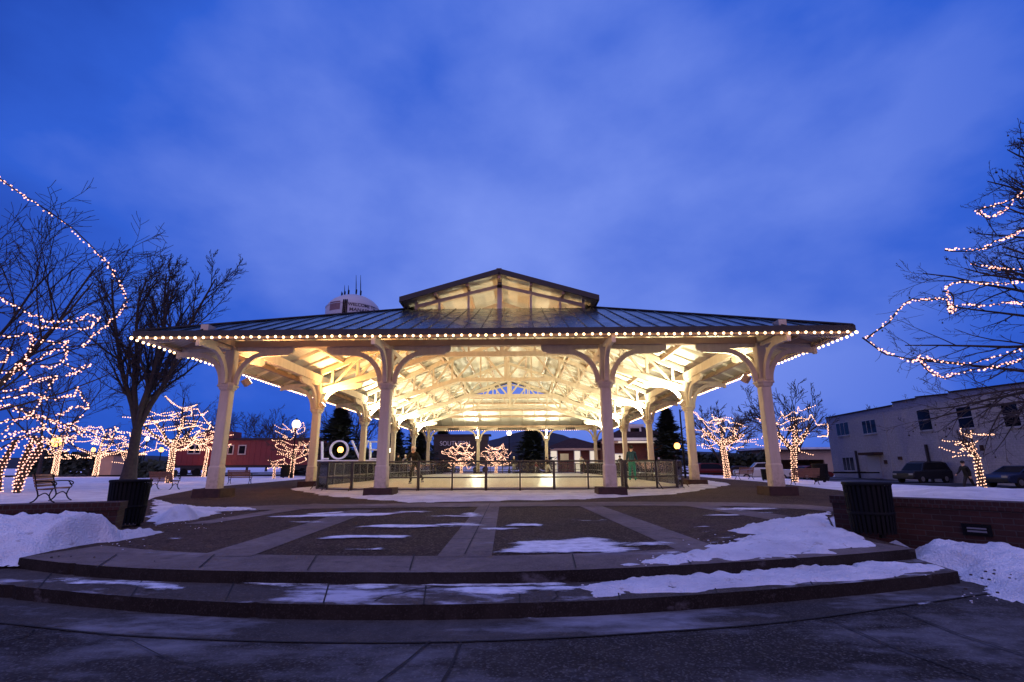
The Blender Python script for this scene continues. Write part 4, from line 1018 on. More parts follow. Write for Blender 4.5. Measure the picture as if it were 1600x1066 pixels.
LT(775, 733, 72, 694, 50, 69, 'spreading lit tree under the tall white lamp post beyond the ice', 'fairy lights on the tree under the tall lamp post beyond the ice', limbs=7, trunk_h=1.2, r=.12, br=.05, drape=7, wrapsp=.17, limb_elev=(10, 50))

# the big lit tree at the edge of the view, its strings draped high
GB = gp(17, 770, -0.05)
root, o = bare_tree('tall bare tree with a low forked lit trunk and lights draped high in its branches', (GB.x - 3.9, GB.y, -0.05), 14.6, 101, leaders=6, spread=0.30, r=0.2, trunk=0.10, prm=dict(n=[7, 8, 7, 5], rmin=0.012, trop=(0.0, 0.02, 0.03, 0.03)))
def px_string(pts, Y, wv=0.5, seed=0):
    rg = random.Random(seed); out = []
    for i, (x, y) in enumerate(pts): out.append(at(x, y, Y + wv * math.sin(i * 1.7 + seed) + rg.uniform(-.15, .15)))
    return catmull(out, 5)
S_L = [[(-40, 250), (0, 278), (25, 297), (62, 322), (105, 352), (150, 392), (172, 418), (185, 440), (195, 460), (194, 478), (183, 492), (170, 505), (155, 515), (148, 522), (135, 535), (130, 540)],
       [(-30, 450), (0, 465), (20, 475), (45, 490), (60, 493), (75, 502), (100, 502), (130, 500), (150, 505)],
       [(35, 502), (65, 510), (85, 510), (110, 512), (135, 512), (148, 505), (155, 495), (135, 492), (125, 498)],
       [(-20, 520), (0, 523), (20, 525), (45, 520), (50, 535), (42, 555), (45, 562)],
       [(50, 528), (70, 533), (95, 535), (105, 533), (100, 545), (105, 552), (97, 565), (75, 572), (65, 570), (85, 575)],
       [(100, 567), (115, 575), (130, 573), (140, 570), (125, 580), (105, 585)],
       [(-10, 598), (15, 590), (25, 572), (35, 570), (40, 580), (55, 595), (70, 590), (88, 585), (80, 600), (68, 618), (58, 632), (48, 648), (30, 655), (15, 665), (5, 680)],
       [(-10, 614), (30, 608), (45, 600), (60, 594)],
       [(-10, 627), (35, 617), (55, 615), (75, 622), (100, 620), (118, 615), (120, 605), (130, 620), (138, 633), (130, 637), (115, 635), (100, 645), (88, 648)],
       [(-10, 662), (25, 655), (50, 650), (75, 655), (95, 660), (120, 670), (125, 680), (128, 672), (150, 674), (182, 668)],
       [(-10, 690), (30, 682), (60, 684), (95, 681), (120, 684), (100, 690), (60, 692), (20, 700)],
       [(-10, 575), (20, 580), (60, 560), (90, 545)], [(-10, 710), (20, 690), (50, 676), (90, 668), (130, 676), (170, 684), (200, 682)], [(20, 640), (55, 646), (85, 660), (110, 664), (128, 650)], [(-10, 540), (15, 548), (10, 560), (-10, 570)], [(-10, 640), (15, 633), (35, 640), (60, 655), (70, 665), (40, 672), (10, 680)]]
b = MB()
for i, p in enumerate(S_L): carry(b, px_string(p, 20.5, 0.7, i)[::3], random.Random(i + 50), .026)
b.build('branch', 'twig', root)
light_string('tree_light_string', 'pink fairy lights draped high and low through the tall bare tree', 'string lights', [px_string(p, 20.5, 0.7, i) for i, p in enumerate(S_L)], 0.19, 0.030, 'fairy', 100, GL, 0.06, 7, 0.006)
tr = [Vector((GB.x + .25, GB.y, -.05)), Vector((GB.x + .4, GB.y, .9)), Vector((GB.x + .75, GB.y + .1, 1.9)), Vector((GB.x + .5, GB.y, 2.3))]
trunk_pts = [tr[:4], [Vector((GB.x - .6, GB.y, 0)), Vector((GB.x - .7, GB.y, 1.0)), Vector((GB.x - .3, GB.y, 2.2))], [Vector((GB.x - .1, GB.y + .3, .2)), Vector((GB.x - .05, GB.y + .3, 1.3)), Vector((GB.x + .3, GB.y + .2, 2.4))]]
b = MB()
for t in trunk_pts: b.tube(catmull(t, 4), [0.13 - 0.05 * i / (len(catmull(t, 4)) - 1) for i in range(len(catmull(t, 4)))], 8)
b.build('stem', 'bark', root, True)
light_string('tree_light_string', 'dense fairy lights wrapped round the low forked trunk of the tall bare tree', 'string lights', [helix(catmull(t, 4), [0.14 - 0.05 * i / (len(catmull(t, 4)) - 1) for i in range(len(catmull(t, 4)))], 0.16) for t in trunk_pts], 0.15, 0.026, 'fairy', 100, GL, 0.012, 9, 0.006)

# the big dark tree behind the litter bin
g = at(200, 752, 30)
bt, o = bare_tree('big dark bare tree with twin leaders and fan of twigs behind the snow-banked bin', (g.x, g.y, -0.05), 13.6, 17, leaders=6, spread=0.30, r=0.27, trunk=0.24, prm=dict(n=[7, 14, 10, 7], ang=(22, 46), len=(.26, .44), trop=(0.03, 0.05, 0.09, 0.10), rmin=0.013, t0=(.2, .15, .1)))
b = MB(); b.lathe([(.62, -.1), (.5, .1), (.42, .4), (.36, .9), (.33, 1.5)], 12, (g.x, g.y, 0)); b.build('root_flare', 'bark', bt)
# the seed-ball tree reaching in from the side
SY = Vector((16.6, 12.6, -0.1)); rg = random.Random(77)
root = thing('plane_tree', 'bare plane tree hung with seed balls and light strings reaching over the brick wall', 'tree', tuple(SY))
out = [(0, [SY, SY + Vector((0, 0, 3)), SY + Vector((-.1, 0, 6)), SY + Vector((-.2, 0, 9.5))], [0.36, 0.28, 0.2, 0.1])]
P = dict(wob=0.14, trop=(0.0, -0.005, 0.02, 0.05), max=4, n=[4, 8, 5, 4], t0=(0.3, 0.22, 0.2), ang=(22, 55), len=(0.26, 0.48), rmin=0.005)
for k in range(36):
    z = lerp(2.4, 9.4, (k % 18) / 17); a = math.pi + rg.uniform(-1.5, 1.0); el = R(lerp(2, 50, (z - 2.5) / 6.3) + rg.uniform(-6, 6))
    ln = lerp(6.1, 2.2, (z - 2.5) / 6.3) * rg.uniform(.62, .95)
    grow(rg, SY + Vector((0, 0, z)), (math.cos(a) * math.cos(el), math.sin(a) * math.cos(el), math.sin(el)), ln, 0.062, 1, P, out)
tree_mesh(root, out, split=1); plane_root = root
b = MB(); tw = [x for x in out if x[0] >= 2]
for k in range(90):
    p = rg.choice(tw)[1][-1]; r_ = rg.uniform(.022, .034); b.tube([p, p - Vector((0, 0, .07))], .004, 3); b.ball(p - Vector((0, 0, .07 + r_)), r_, 6, 5)
o = b.build('seed_ball_mass', 'seed', root, True); o['kind'] = 'stuff'
S_R = [[(1353, 527), (1378, 510), (1410, 478), (1431, 467), (1456, 467), (1479, 467), (1486, 488), (1502, 476), (1539, 477), (1571, 471), (1599, 474), (1640, 470)],
       [(1353, 527), (1373, 543), (1396, 554), (1419, 563), (1438, 563), (1456, 580), (1475, 589), (1488, 584), (1530, 577), (1576, 566), (1599, 561), (1640, 550)],
       [(1438, 556), (1484, 566), (1520, 566), (1562, 554), (1599, 545), (1640, 540)],
       [(1479, 389), (1497, 389), (1530, 389), (1557, 377), (1580, 368), (1599, 357), (1640, 340)],
       [(1527, 329), (1548, 322), (1576, 313), (1599, 299), (1640, 280)], [(1527, 330), (1534, 334), (1548, 338), (1571, 327), (1594, 308), (1630, 300)],
       [(1477, 448), (1502, 439), (1539, 442), (1576, 442), (1599, 439), (1640, 440)], [(1516, 412), (1543, 416), (1571, 419), (1610, 420)],
       [(1479, 450), (1482, 462), (1490, 482), (1484, 476)], [(1436, 556), (1440, 570), (1452, 576)]]
b = MB()
for i, p in enumerate(S_R): carry(b, px_string(p, 12.0, 0.6, i + 3)[::3], random.Random(i), .016)
b.build('branch', 'twig', plane_root)
light_string('tree_light_string', 'pink fairy lights looped along the plane tree branches above the white building', 'string lights', [px_string(p, 12.0, 0.6, i + 3) for i, p in enumerate(S_R)], 0.13, 0.018, 'fairy', 100, GL, 0.03, 17, 0.005)

# bare trees further off
GF = 'bare trees beyond the square'
far_p = dict(n=[6, 6, 5, 4], rmin=0.03, max=4)
for i, (px, Yd, top, lab, sd_) in enumerate(((1128, 62, 638, 'domed bare tree rising behind the broad low lit tree', 4), (1246, 60, 606, 'bare tree behind the tall lit tree by the carport', 9), (385, 105, 642, 'distant bare tree above the red rail car roof, nearest the corner column', 12), (415, 112, 652, 'distant bare tree above the middle of the red rail car roof', 18), (440, 105, 662, 'small distant bare tree above the rail car end', 25), (60, 70, 560, 'tall bare tree far behind the forked lit tree', 31), (300, 95, 630, 'distant bare tree above the rail car behind the wide low lit tree', 37), (552, 72, 640, 'bare tree between the tall fir and the pavilion column behind the letter V', 55), (1350, 95, 640, 'distant bare treetop above the white building roof', 41))):
    p = at(px, 740, Yd); H = at(px, top, Yd).z + .1
    bare_tree(lab, (p.x, p.y, -0.1), H, sd_, leaders=4, spread=0.75, r=0.22, trunk=0.2, prm=far_p, group=GF)
def conifer(label, px, Yd, top, width_px, seed, group='dark evergreens beyond the ice'):
    rg = random.Random(seed); p = at(px, 740, Yd); H = at(px, top, Yd).z + .1; Wd = width_px / FOC * Yd / 2
    root = thing('conifer', label, 'tree', (p.x, p.y, -.1), group); base = Vector((p.x, p.y, -.1))
    b = MB(); b.tube([base, base + Vector((0, 0, H))], [.22, .03], 7); b.build('trunk', 'bark', root)
    b = MB()
    for k in range(int(260 + H * 22)):
        t = rg.random() ** 0.8; z = 0.5 + (H - .6) * t; a = rg.uniform(0, 2 * math.pi); ln = Wd * (1 - t) ** .85 * rg.uniform(.6, 1.1) + .2
        d = Vector((math.cos(a), math.sin(a), -0.22 + .5 * t)); st = base + Vector((0, 0, z)); sd_ = Vector((-math.sin(a), math.cos(a), 0))
        for q in range(7):
            f = (q + rg.random()) / 7; c_ = st + d * ln * f + Vector((0, 0, -.25 * f * f)); w = (0.34 - .16 * f) * (Wd / 2.2 + .4) * rg.uniform(.7, 1.2)
            u_ = (sd_ * rg.uniform(-1, 1) + d * rg.uniform(.2, 1) + Vector((0, 0, rg.uniform(-.3, .3)))).normalized() * w; v_ = u_.cross(Vector((rg.uniform(-.4, .4), rg.uniform(-.4, .4), 1))).normalized() * w * .38
            b.poly([c_ - u_, c_ - v_, c_ + u_ * 1.2, c_ + v_])
    b.build('crown', 'needle', root)
conifer('tall dark fir behind the white letters', 526, 54, 638, 120, 3)
conifer('slim dark fir in the gap behind the letter E', 614, 66, 655, 70, 4)
conifer('dark evergreen behind the black-jacketed skater', 652, 70, 660, 90, 6)
conifer('dark evergreen beside the dark rail car', 690, 84, 664, 70, 8)
conifer('broad dark evergreen beside the tall lamp post beyond the ice', 832, 70, 668, 100, 10)
conifer('ragged pine behind the station roof', 1048, 66, 640, 95, 12)
def shrub_row(label, px0, px1, Yd, top, seed, name='hedge', n=1500):
    rg = random.Random(seed); p0 = at(px0, 740, Yd); p1 = at(px1, 740, Yd); H = at((px0 + px1) / 2, top, Yd).z
    b = MB()
    for k in range(n):
        f = rg.random(); h_ = H * (0.72 + .28 * mnoise.noise((f * 14, seed, 0))); q = p0.lerp(p1, f); z = rg.uniform(-.1, 1) ** 1.0 * h_
        c_ = Vector((q.x, q.y + rg.uniform(-1, 1) * (1.3 - .5 * max(0, z) / H), z)); u_ = Vector((rg.uniform(-1, 1), rg.uniform(-1, 1), rg.uniform(-1, 1))).normalized() * rg.uniform(.25, .55); v_ = u_.orthogonal().normalized() * rg.uniform(.15, .35)
        b.poly([c_ - u_, c_ - v_, c_ + u_, c_ + v_])
    o = b.build(name, 'hedge', loc=(p0.x, p0.y, 0)); return tag(o, label, 'hedge', 'dark hedges at the edge of the square')
shrub_row('long dark hedge behind the forked and Y-shaped lit trees', 40, 215, 74, 694, 1)
shrub_row('dark hedge behind the white letters', 488, 640, 68, 690, 2)
shrub_row('dark hedge behind the broad low lit tree', 1088, 1210, 66, 700, 3)
shrub_row('dark shrub mound between the big trunk and the red rail car', 206, 262, 52, 715, 4, 'shrub', 500)
# distant wooded ridge
ridge = [(-400, 722), (0, 716), (300, 712), (520, 712), (690, 704), (755, 690), (800, 678), (830, 672), (870, 677), (905, 690), (960, 700), (1100, 706), (1300, 714), (1700, 720), (2200, 722)]
def hill_h(px): return np.interp(px, [p[0] for p in ridge], [p[1] for p in ridge])
b = MB(); rows = []
pxs = list(range(-400, 2201, 20))
for (Yd, f) in ((560, 0.0), (640, 0.7), (700, 1.0), (800, .8), (950, 0.0)):
    row = []
    for px in pxs:
        top = at(px, hill_h(px), 700); z = lerp(-4, top.z, f) + (mnoise.noise((px * .02, Yd * .01, 0)) * 2.0 if f else 0)
        row.append((CX + (top.x - CX) * Yd / 700, Yd, z))
    rows.append(row)
for a, c_ in zip(rows, rows[1:]):
    for i in range(len(pxs) - 1): b.quad(a[i], a[i + 1], c_[i + 1], c_[i])
struct('hill', b, 'hill', True)

# ------------------------------------------------------------------ white building
GZ = -0.66
b0 = gp(1308, 746, GZ); b1 = gp(1600, 761, GZ); bd = (b1 - b0).normalized(); bn_ = Vector((-bd.y, bd.x, 0))
if bn_.dot(CPOS - b0) < 0: bn_ = -bn_
def wall_hit(px, py):
    d = ray(px, py); t = (b0 - CPOS).dot(bn_) / d.dot(bn_); return CPOS + d * t
wb = thing('white_building', 'long white painted two-storey block building with stepped parapet and dark windows', 'building', tuple(b0))
top_px = [(1290, 653), (1394, 633.5), (1394, 629), (1431, 622.8), (1431, 620.5), (1481, 615.6), (1483, 612.8), (1600, 598)]
tops = [wall_hit(*p) for p in top_px]; tops.append(tops[-1] - (tops[-2] - tops[-1]).normalized() * 14 * 1.0); tops[-1].z = tops[-2].z + .05
pts = [Vector((tops[0].x, tops[0].y, GZ - .2))] + tops + [Vector((tops[-1].x, tops[-1].y, GZ - .2))]
b = MB(); b.prism(pts, -bn_ * 12); b.build('wall', 'block', wb, fixn=True)
b = MB()
for p, q in zip(tops, tops[1:]):
    if (Vector((q.x, q.y, 0)) - Vector((p.x, p.y, 0))).length > .5: b.beam(p + bn_ * .02, q + bn_ * .02, 0.16, 0.12)
b.build('coping', 'tar', wb)
def wall_rect(mb, px0, py0, px1, py1, d0, d1, grow_=0.0):
    a = wall_hit(px0, (py0 + py1) / 2); c_ = wall_hit(px1, (py0 + py1) / 2); z1 = wall_hit((px0 + px1) / 2, py0).z + grow_; z0 = wall_hit((px0 + px1) / 2, py1).z - grow_
    u = Vector((c_.x - a.x, c_.y - a.y, 0)).normalized(); a = a - u * grow_; c_ = c_ + u * grow_
    q = lambda p, z, d: (p.x + bn_.x * d, p.y + bn_.y * d, z)
    mb.hexa([q(a, z0, d0), q(c_, z0, d0), q(c_, z0, d1), q(a, z0, d1), q(a, z1, d0), q(c_, z1, d0), q(c_, z1, d1), q(a, z1, d1)])
    return a, c_, z0, z1, u
for i, (x0, y0, x1, y1) in enumerate(((1307.5, 661, 1326.5, 680), (1348, 657, 1369, 677), (1435, 640, 1455, 672), (1497, 636, 1520, 669), (1568, 632, 1593, 666.5), (1318, 715, 1335, 735))):
    b = MB(); wall_rect(b, x0, y0, x1, y1, -.02, .03, .09); w = b.build('window', 'frame_paint', wb)
    b = MB(); a, c_, z0, z1, u = wall_rect(b, x0, y0, x1, y1, .0, .034); b.build('pane', 'glass_dark', w)
    b = MB(); m_ = (a + c_) / 2
    if i in (2, 3, 4): b.beam(Vector((a.x, a.y, (z0 + z1) / 2)) + bn_ * .045, Vector((c_.x, c_.y, (z0 + z1) / 2)) + bn_ * .045, .03, .07)
    else:
        for f in (.33, .66): p = a.lerp(c_, f); b.beam(Vector((p.x, p.y, z0)) + bn_ * .045, Vector((p.x, p.y, z1)) + bn_ * .045, .03, .06, (0, 1, 0))
    b.build('glazing_bar', 'frame_paint', w)
    b = MB(); b.beam(Vector((a.x, a.y, z0 - .12)) + bn_ * .05, Vector((c_.x, c_.y, z0 - .12)) + bn_ * .05, .14, .08); b.build('sill', 'frame_paint', w)
b = MB(); wall_rect(b, 1357, 713, 1377, 747, -.02, .05); dr = b.build('door', 'frame_paint', wb)
b = MB(); wall_rect(b, 1354, 707, 1380, 711, .0, .9); b.build('awning', 'tar', wb)
for (x, y0, y1) in ((1346, 704, 747), (1461, 694, 754)):
    b = MB(); a = wall_hit(x, y1); z1 = wall_hit(x, y0).z; b.box(a.x - .12 + bn_.x * .15, a.x + .06 + bn_.x * .15, a.y - .09, a.y + .09, GZ, z1); b.build('downpipe', 'train_dark', wb)
b = MB(); a = wall_hit(1558, 630); b.lathe([(.05, 0), (.22, -.1), (.25, -.3), (.1, -.32)], 12, tuple(a + bn_ * .5)); b.beam(a + Vector((0, 0, .1)), a + bn_ * .5 + Vector((0, 0, .1)), .06, .06); b.build('wall_lamp', 'iron', wb)
for (x, y, w_, h_, d_) in ((1385, 722, 3.0, 6.0, .15), (1408, 716, 4.0, 5.0, .2), (1536, 700, 3.0, 9.0, .18)):
    b = MB(); wall_rect(b, x - w_ / 2, y - h_ / 2, x + w_ / 2, y + h_ / 2, 0, d_); b.build('meter_box', 'tar', wb)
for x in (1398, 1480, 1548):
    b = MB(); a = wall_hit(x, 750); z1 = wall_hit(x, 640).z; b.box(a.x - .05, a.x + .05, a.y - .05, a.y + .05, GZ, z1); b.build('conduit', 'frame_paint', wb)
# ------------------------------------------------------------------ carport
def px_box(mb, x0, x1, y0, y1, Yd, dep, pad=0.0):
    a = at(x0, (y0 + y1) / 2, Yd); c_ = at(x1, (y0 + y1) / 2, Yd); z1 = at((x0 + x1) / 2, y0, Yd).z; z0 = at((x0 + x1) / 2, y1, Yd).z
    mb.box(a.x, c_.x, Yd - pad, Yd + dep, z0, z1); return a.x, c_.x, z0, z1
cp = at(1250, 745, 78); cpt = thing('carport', 'low tan carport with a dark open bay and snow on its flat roof', 'carport', (cp.x, 78, GZ))
xL, xR = at(1196, 740, 78).x, at(1318, 740, 78).x; xo0, xo1 = at(1213, 740, 78).x, at(1291, 740, 78).x; zt = at(1250, 705, 78).z; zo = at(1250, 718.5, 78).z
b = MB(); b.box(xL, xo0, 78, 78.3, GZ, zo); b.box(xo1, xR, 78, 78.3, GZ, zo); b.box(xL, xR, 78, 78.3, zo, zt); b.box(xL, xR, 86, 86.3, GZ, zt); b.box(xL, xL + .3, 78.3, 86, GZ, zt); b.box(xR - .3, xR, 78.3, 86, GZ, zt); b.build('wall', 'tan', cpt)
b = MB(); b.box(xL - .4, xR + .4, 77.4, 86.6, zt, zt + .25); b.build('roof', 'tar', cpt)
b = MB(); b.box(xL - .3, xR + .3, 77.5, 86.5, zt + .25, zt + .55); b.build('roof_snow', 'snow', cpt)
sh = at(165, 742, 66); b0_ = at(150, 742, 66); s1 = at(178, 712, 66)
sht = thing('shed', 'small tan shed behind the Y-shaped lit tree', 'shed', (b0_.x, 66, -.05))
b = MB(); b.box(b0_.x, s1.x, 66, 68.5, -.05, s1.z); b.build('wall', 'tan', sht)
b = MB(); b.prism([(b0_.x - .2, 65.8, s1.z), (b0_.x - .2, 68.7, s1.z), (b0_.x - .2, 67.2, s1.z + .6)], (s1.x - b0_.x + .4, 0, 0)); b.build('roof', 'tar', sht)

# ------------------------------------------------------------------ station buildings beyond the ice
def station(label, x0, x1, eave, ridge, Yd, dep, doors, trim_y=None, over=0.9):
    a = at(x0, 740, Yd); c_ = at(x1, 740, Yd); ze = at((x0 + x1) / 2, eave, Yd).z; zr = at((x0 + x1) / 2, ridge, Yd).z
    t = thing('station_building', label, 'building', (a.x, Yd, -.05))
    b = MB(); b.box(a.x, c_.x, Yd, Yd + dep, -.1, ze); b.build('wall', 'brick_far', t)
    e = [(a.x - over, Yd - over, ze), (c_.x + over, Yd - over, ze), (c_.x + over, Yd + dep + over, ze), (a.x - over, Yd + dep + over, ze)]
    k = min(dep / 2, (c_.x - a.x) / 2 - .3); r0 = (a.x + k, Yd + dep / 2, zr); r1 = (c_.x - k, Yd + dep / 2, zr)
    b = MB(); b.quad(e[0], e[1], r1, r0); b.quad(e[2], e[3], r0, r1); b.poly([e[1], e[2], r1]); b.poly([e[3], e[0], r0]); rf = b.build('roof', 'tar', t)
    b = MB(); b.box(e[0][0], e[1][0], e[0][1] - .06, e[0][1], ze - .28, ze + .02); b.build('fascia', 'trim_and_shade_brown', t)
    for (px, y0, y1, w) in doors:
        q = at(px, 740, Yd); wd = w / FOC * Yd / 2; b = MB(); b.box(q.x - wd - .12, q.x + wd + .12, Yd - .05, Yd + .02, 0, at(px, y0, Yd).z + .12); d_ = b.build('door', 'white_paint', t)
        b = MB(); b.box(q.x - wd, q.x + wd, Yd - .09, Yd - .055, .1, at(px, y0, Yd).z); b.build('pane', 'lit_door', d_)
    return t, rf, a, c_, ze, zr
st1 = station('low brick station building with brown roof and three glowing doorways', 858, 946, 701, 682, 76, 9, ((866, 705, 722, 9), (903, 705, 722, 8), (928, 705, 722, 9)))
st2 = station('taller dark station building with white eave boards near the teal-trousered skater', 950, 1062, 690, 658, 70, 10, ((968, 710, 724, 14),))
b = MB(); px_box(b, 966, 1026, 689.6, 691.8, 68.6, .1); b.build('eave_lamp', 'lit_door', st2[0])
b = MB(); px_box(b, 956, 1052, 684, 688.4, 68.9, .12); b.build('white_fascia', 'white_paint', st2[0])
b = MB(); px_box(b, 978, 1006, 663, 667, 72.2, .12); px_box(b, 982, 1002, 667, 676, 72.3, 1.2); b.build('dormer', 'white_paint', st2[0])
b = MB(); px_box(b, 985, 999, 669, 675, 72.26, .03); b.build('dormer_window', 'glass_dark', st2[0])
sg = at(882, 740, 60); t = thing('notice_board', 'small white notice board standing past the far rink fence', 'sign', (sg.x, 60, 0))
b = MB(); px_box(b, 875.5, 888.5, 709, 719, 60, .08); b.build('panel', 'white_paint', t)
b = MB(); x0, x1, z0, z1 = px_box(MB(), 876.5, 887.5, 719, 741, 60.02, .05); b.box(x0, x0 + .06, 60.01, 60.07, 0, z1); b.box(x1 - .06, x1, 60.01, 60.07, 0, z1); b.build('leg', 'iron', t)

# ------------------------------------------------------------------ rail cars
def rail_car(label, x0, x1, top, bot, Yd, mat, wins, name='rail_car'):
    a = at(x0, 740, Yd); c_ = at(x1, 740, Yd); zt = at((x0 + x1) / 2, top, Yd).z; zb_ = at((x0 + x1) / 2, bot, Yd).z
    t = thing(name, label, 'rail car', (a.x, Yd, -.05))
    b = MB(); b.box(a.x, c_.x, Yd, Yd + 2.9, zb_, zt)
    n = int((c_.x - a.x) / .62)
    for k in range(n + 1): x = lerp(a.x + .05, c_.x - .05, k / n); b.box(x - .02, x + .02, Yd - .02, Yd, zb_, zt)
    b.build('body', mat, t)
    b = MB(); b.prism([(a.x - .4, Yd - .15, zt), (a.x - .4, Yd + .6, zt + .28), (a.x - .4, Yd + 2.3, zt + .28), (a.x - .4, Yd + 3.05, zt)], (c_.x - a.x + .8, 0, 0)); b.build('roof', 'tar', t, fixn=True)
    b = MB(); b.box(a.x - .3, c_.x + .3, Yd + .2, Yd + 2.7, zb_ - .25, zb_); b.box(a.x - .7, a.x - .3, Yd + 1.2, Yd + 1.7, zb_ - .25, zb_ - .05); b.box(c_.x + .3, c_.x + .7, Yd + 1.2, Yd + 1.7, zb_ - .25, zb_ - .05); b.build('underframe', 'train_dark', t)
    for f in (.14, .86):
        x = lerp(a.x, c_.x, f); b = MB(); b.box(x - 1.2, x + 1.2, Yd + .3, Yd + 2.5, zb_ - .55, zb_ - .26); bg_ = b.build('bogie', 'train_dark', t)
        for dx in (-.75, .75):
            b = MB(); b.tube([(x + dx, Yd + .25, .40), (x + dx, Yd + .42, .40)], .42, 16); b.tube([(x + dx, Yd + 2.4, .40), (x + dx, Yd + 2.57, .40)], .42, 16); b.build('wheel', 'iron', bg_)
    for (px, y0, y1, w) in wins:
        q = at(px, 740, Yd); wd = w / FOC * Yd / 2; z1 = at(px, y0, Yd).z; z0 = at(px, y1, Yd).z
        b = MB(); b.box(q.x - wd - .12, q.x + wd + .12, Yd - .07, Yd + .01, z0 - .12, z1 + .12); w_ = b.build('window', 'train_trim', t)
        b = MB(); b.box(q.x - wd, q.x + wd, Yd - .09, Yd - .072, z0, z1); b.build('pane', 'glass_dark', w_)
    return t, a, c_, zb_, zt
rc = rail_car('long red rail car with small square windows standing on snow', 262, 492, 688, 727, 57, 'train_red', ((294, 696, 708, 8), (304, 696, 708, 6), (356, 697, 709, 6), (374, 697, 709, 9), (475, 697, 709, 6)))
b = MB(); xm = at(330, 740, 57).x; b.box(xm - 1.6, xm + 1.6, 57.5, 59.3, rc[4] + .25, rc[4] + 1.0); b.build('cupola', 'train_red', rc[0])
dc = rail_car('dark rail car lettered in white, seen under the far eave', 676, 762, 681, 718, 82, 'train_dark', ())
def place_text(parent, body, px0, px1, py, Yd, mat, name='lettering', bold=0.0):
    me = text_mesh(name, body, 1.0, mat, 0.015, 'LEFT', bold); xs_ = [v.co.x for v in me.vertices]; ys_ = [v.co.y for v in me.vertices]
    a = at(px0, py, Yd); c_ = at(px1, py, Yd); s = (c_.x - a.x) / (max(xs_) - min(xs_)); o = ORG[parent.name]
    for v in me.vertices: x, y, z = v.co; v.co = (a.x + (x - min(xs_)) * s - o.x, Yd - .03 - z * s - o.y, a.z + (y - .35) * s * 1.1 - o.z)
    me.update(); return link(name, me, parent)
place_text(dc[0], 'SOUTHERN', 687.5, 734, 693, 82, 'faded_white')
tr2 = MB(); tr2.box(-90, 40, 56.2, 56.3, 0.0, .14); tr2.box(-90, 40, 58.9, 59.0, 0.0, .14); struct('railway_track', tr2, 'iron')
# ------------------------------------------------------------------ white letters
Yl = 44.0; lt = thing('letter_sign', 'row of tall thin white letters spelling LOVE on a dark base', 'sign', (at(540, 740, Yl).x, Yl, -.05))
def lbeam(mb, p, q, w=0.115): mb.beam(at(p[0], p[1], Yl), at(q[0], q[1], Yl), 0.3, w, (0, 0, 1) if abs(p[0] - q[0]) > abs(p[1] - q[1]) else (1, 0, 0))
b = MB(); lbeam(b, (503.5, 690), (503.5, 718.5)); lbeam(b, (505, 717), (513, 717)); b.build('letter', 'letter_white', lt)
b = MB(); c0 = at(530, 703, Yl); rO = 13.6 / FOC * Yl * .98; n = 40
for k in range(n):
    a0, a1 = 2 * math.pi * k / n, 2 * math.pi * (k + 1) / n; q = []
    for y in (-.15, .15):
        for (rr_, an) in ((rO - .06, a0), (rO + .06, a0), (rO + .06, a1), (rO - .06, a1)): q.append((c0.x + rr_ * math.cos(an), Yl + y, c0.z + rr_ * math.sin(an)))
    b.hexa(q)
b.build('letter', 'letter_white', lt)
b = MB(); lbeam(b, (550, 688.5), (562.5, 718)); lbeam(b, (575, 688.5), (562.6, 718)); b.build('letter', 'letter_white', lt)
b = MB(); lbeam(b, (578.5, 689.5), (578.5, 718.5))
for y in (690.5, 703, 717): lbeam(b, (580, y), (592, y))
b.build('letter', 'letter_white', lt)
b = MB(); x0 = at(494, 740, Yl).x; x1 = at(597, 740, Yl).x; zz = at(540, 719, Yl).z; b.box(x0, x1, Yl - .3, Yl + .3, zz - .09, zz); b.build('shelf', 'letter_white', lt)
b = MB()
for f in (.05, .35, .65, .95): x = lerp(x0, x1, f); b.box(x - .08, x + .08, Yl - .2, Yl + .2, -.1, zz - .09)
b.build('leg', 'iron', lt)

# ------------------------------------------------------------------ water tower
Yw = 130; cw = at(552.5, 480, Yw); rw = (at(593, 480, Yw).x - at(512, 480, Yw).x) / 2; zt_ = at(552, 457.5, Yw).z; zs = at(552, 475, Yw - rw * .9).z; zb2 = at(552, 502, Yw).z
wt = thing('water_tower', 'pale water tower tank with aerials and dark lettering above the pavilion roof', 'water tower', (cw.x, Yw, 0))
b = MB(); b.lathe([(rw * .35, zb2 - 4), (rw * .8, zb2 - 1.8), (rw * .97, zb2 - .3), (rw, zb2), (rw, zs), (rw * .98, zs + .6), (rw * .91, zs + 1.5), (rw * .78, zs + 2.5), (rw * .56, zs + 3.5), (rw * .3, zs + 4.2), (rw * .06, zs + 4.5)], 48, (cw.x, Yw, 0)); b.build('tank', 'mauve_white', wt, True)
b = MB(); b.lathe([(2.2, 0), (1.3, 3), (1.1, zb2 - 6), (rw * .4, zb2 - 3.6)], 24, (cw.x, Yw, 0)); b.build('pedestal', 'mauve_white', wt, True)
b = MB(); b.lathe([(rw + .02, zs + .18), (rw + .12, zs + .18), (rw + .12, zs + .3), (rw + .02, zs + .3)], 48, (cw.x, Yw, 0)); b.build('rail', 'mauve_white', wt)
tcam = math.atan2(CX - cw.x, -(0 - Yw)) if False else math.atan2(CX - cw.x, Yw)
def on_tank(ang, z, r_): return Vector((cw.x + r_ * math.sin(tcam + ang), Yw - r_ * math.cos(tcam + ang), z))
b = MB(); aL = math.asin((540.5 - 552.5) / 40.5)
for da in (-.06, .0, .06): b.beam(on_tank(aL + da, zb2, rw + .15), on_tank(aL + da, zs + 1.0, rw + .1), .28, .28)
b.build('ladder', 'iron', wt)
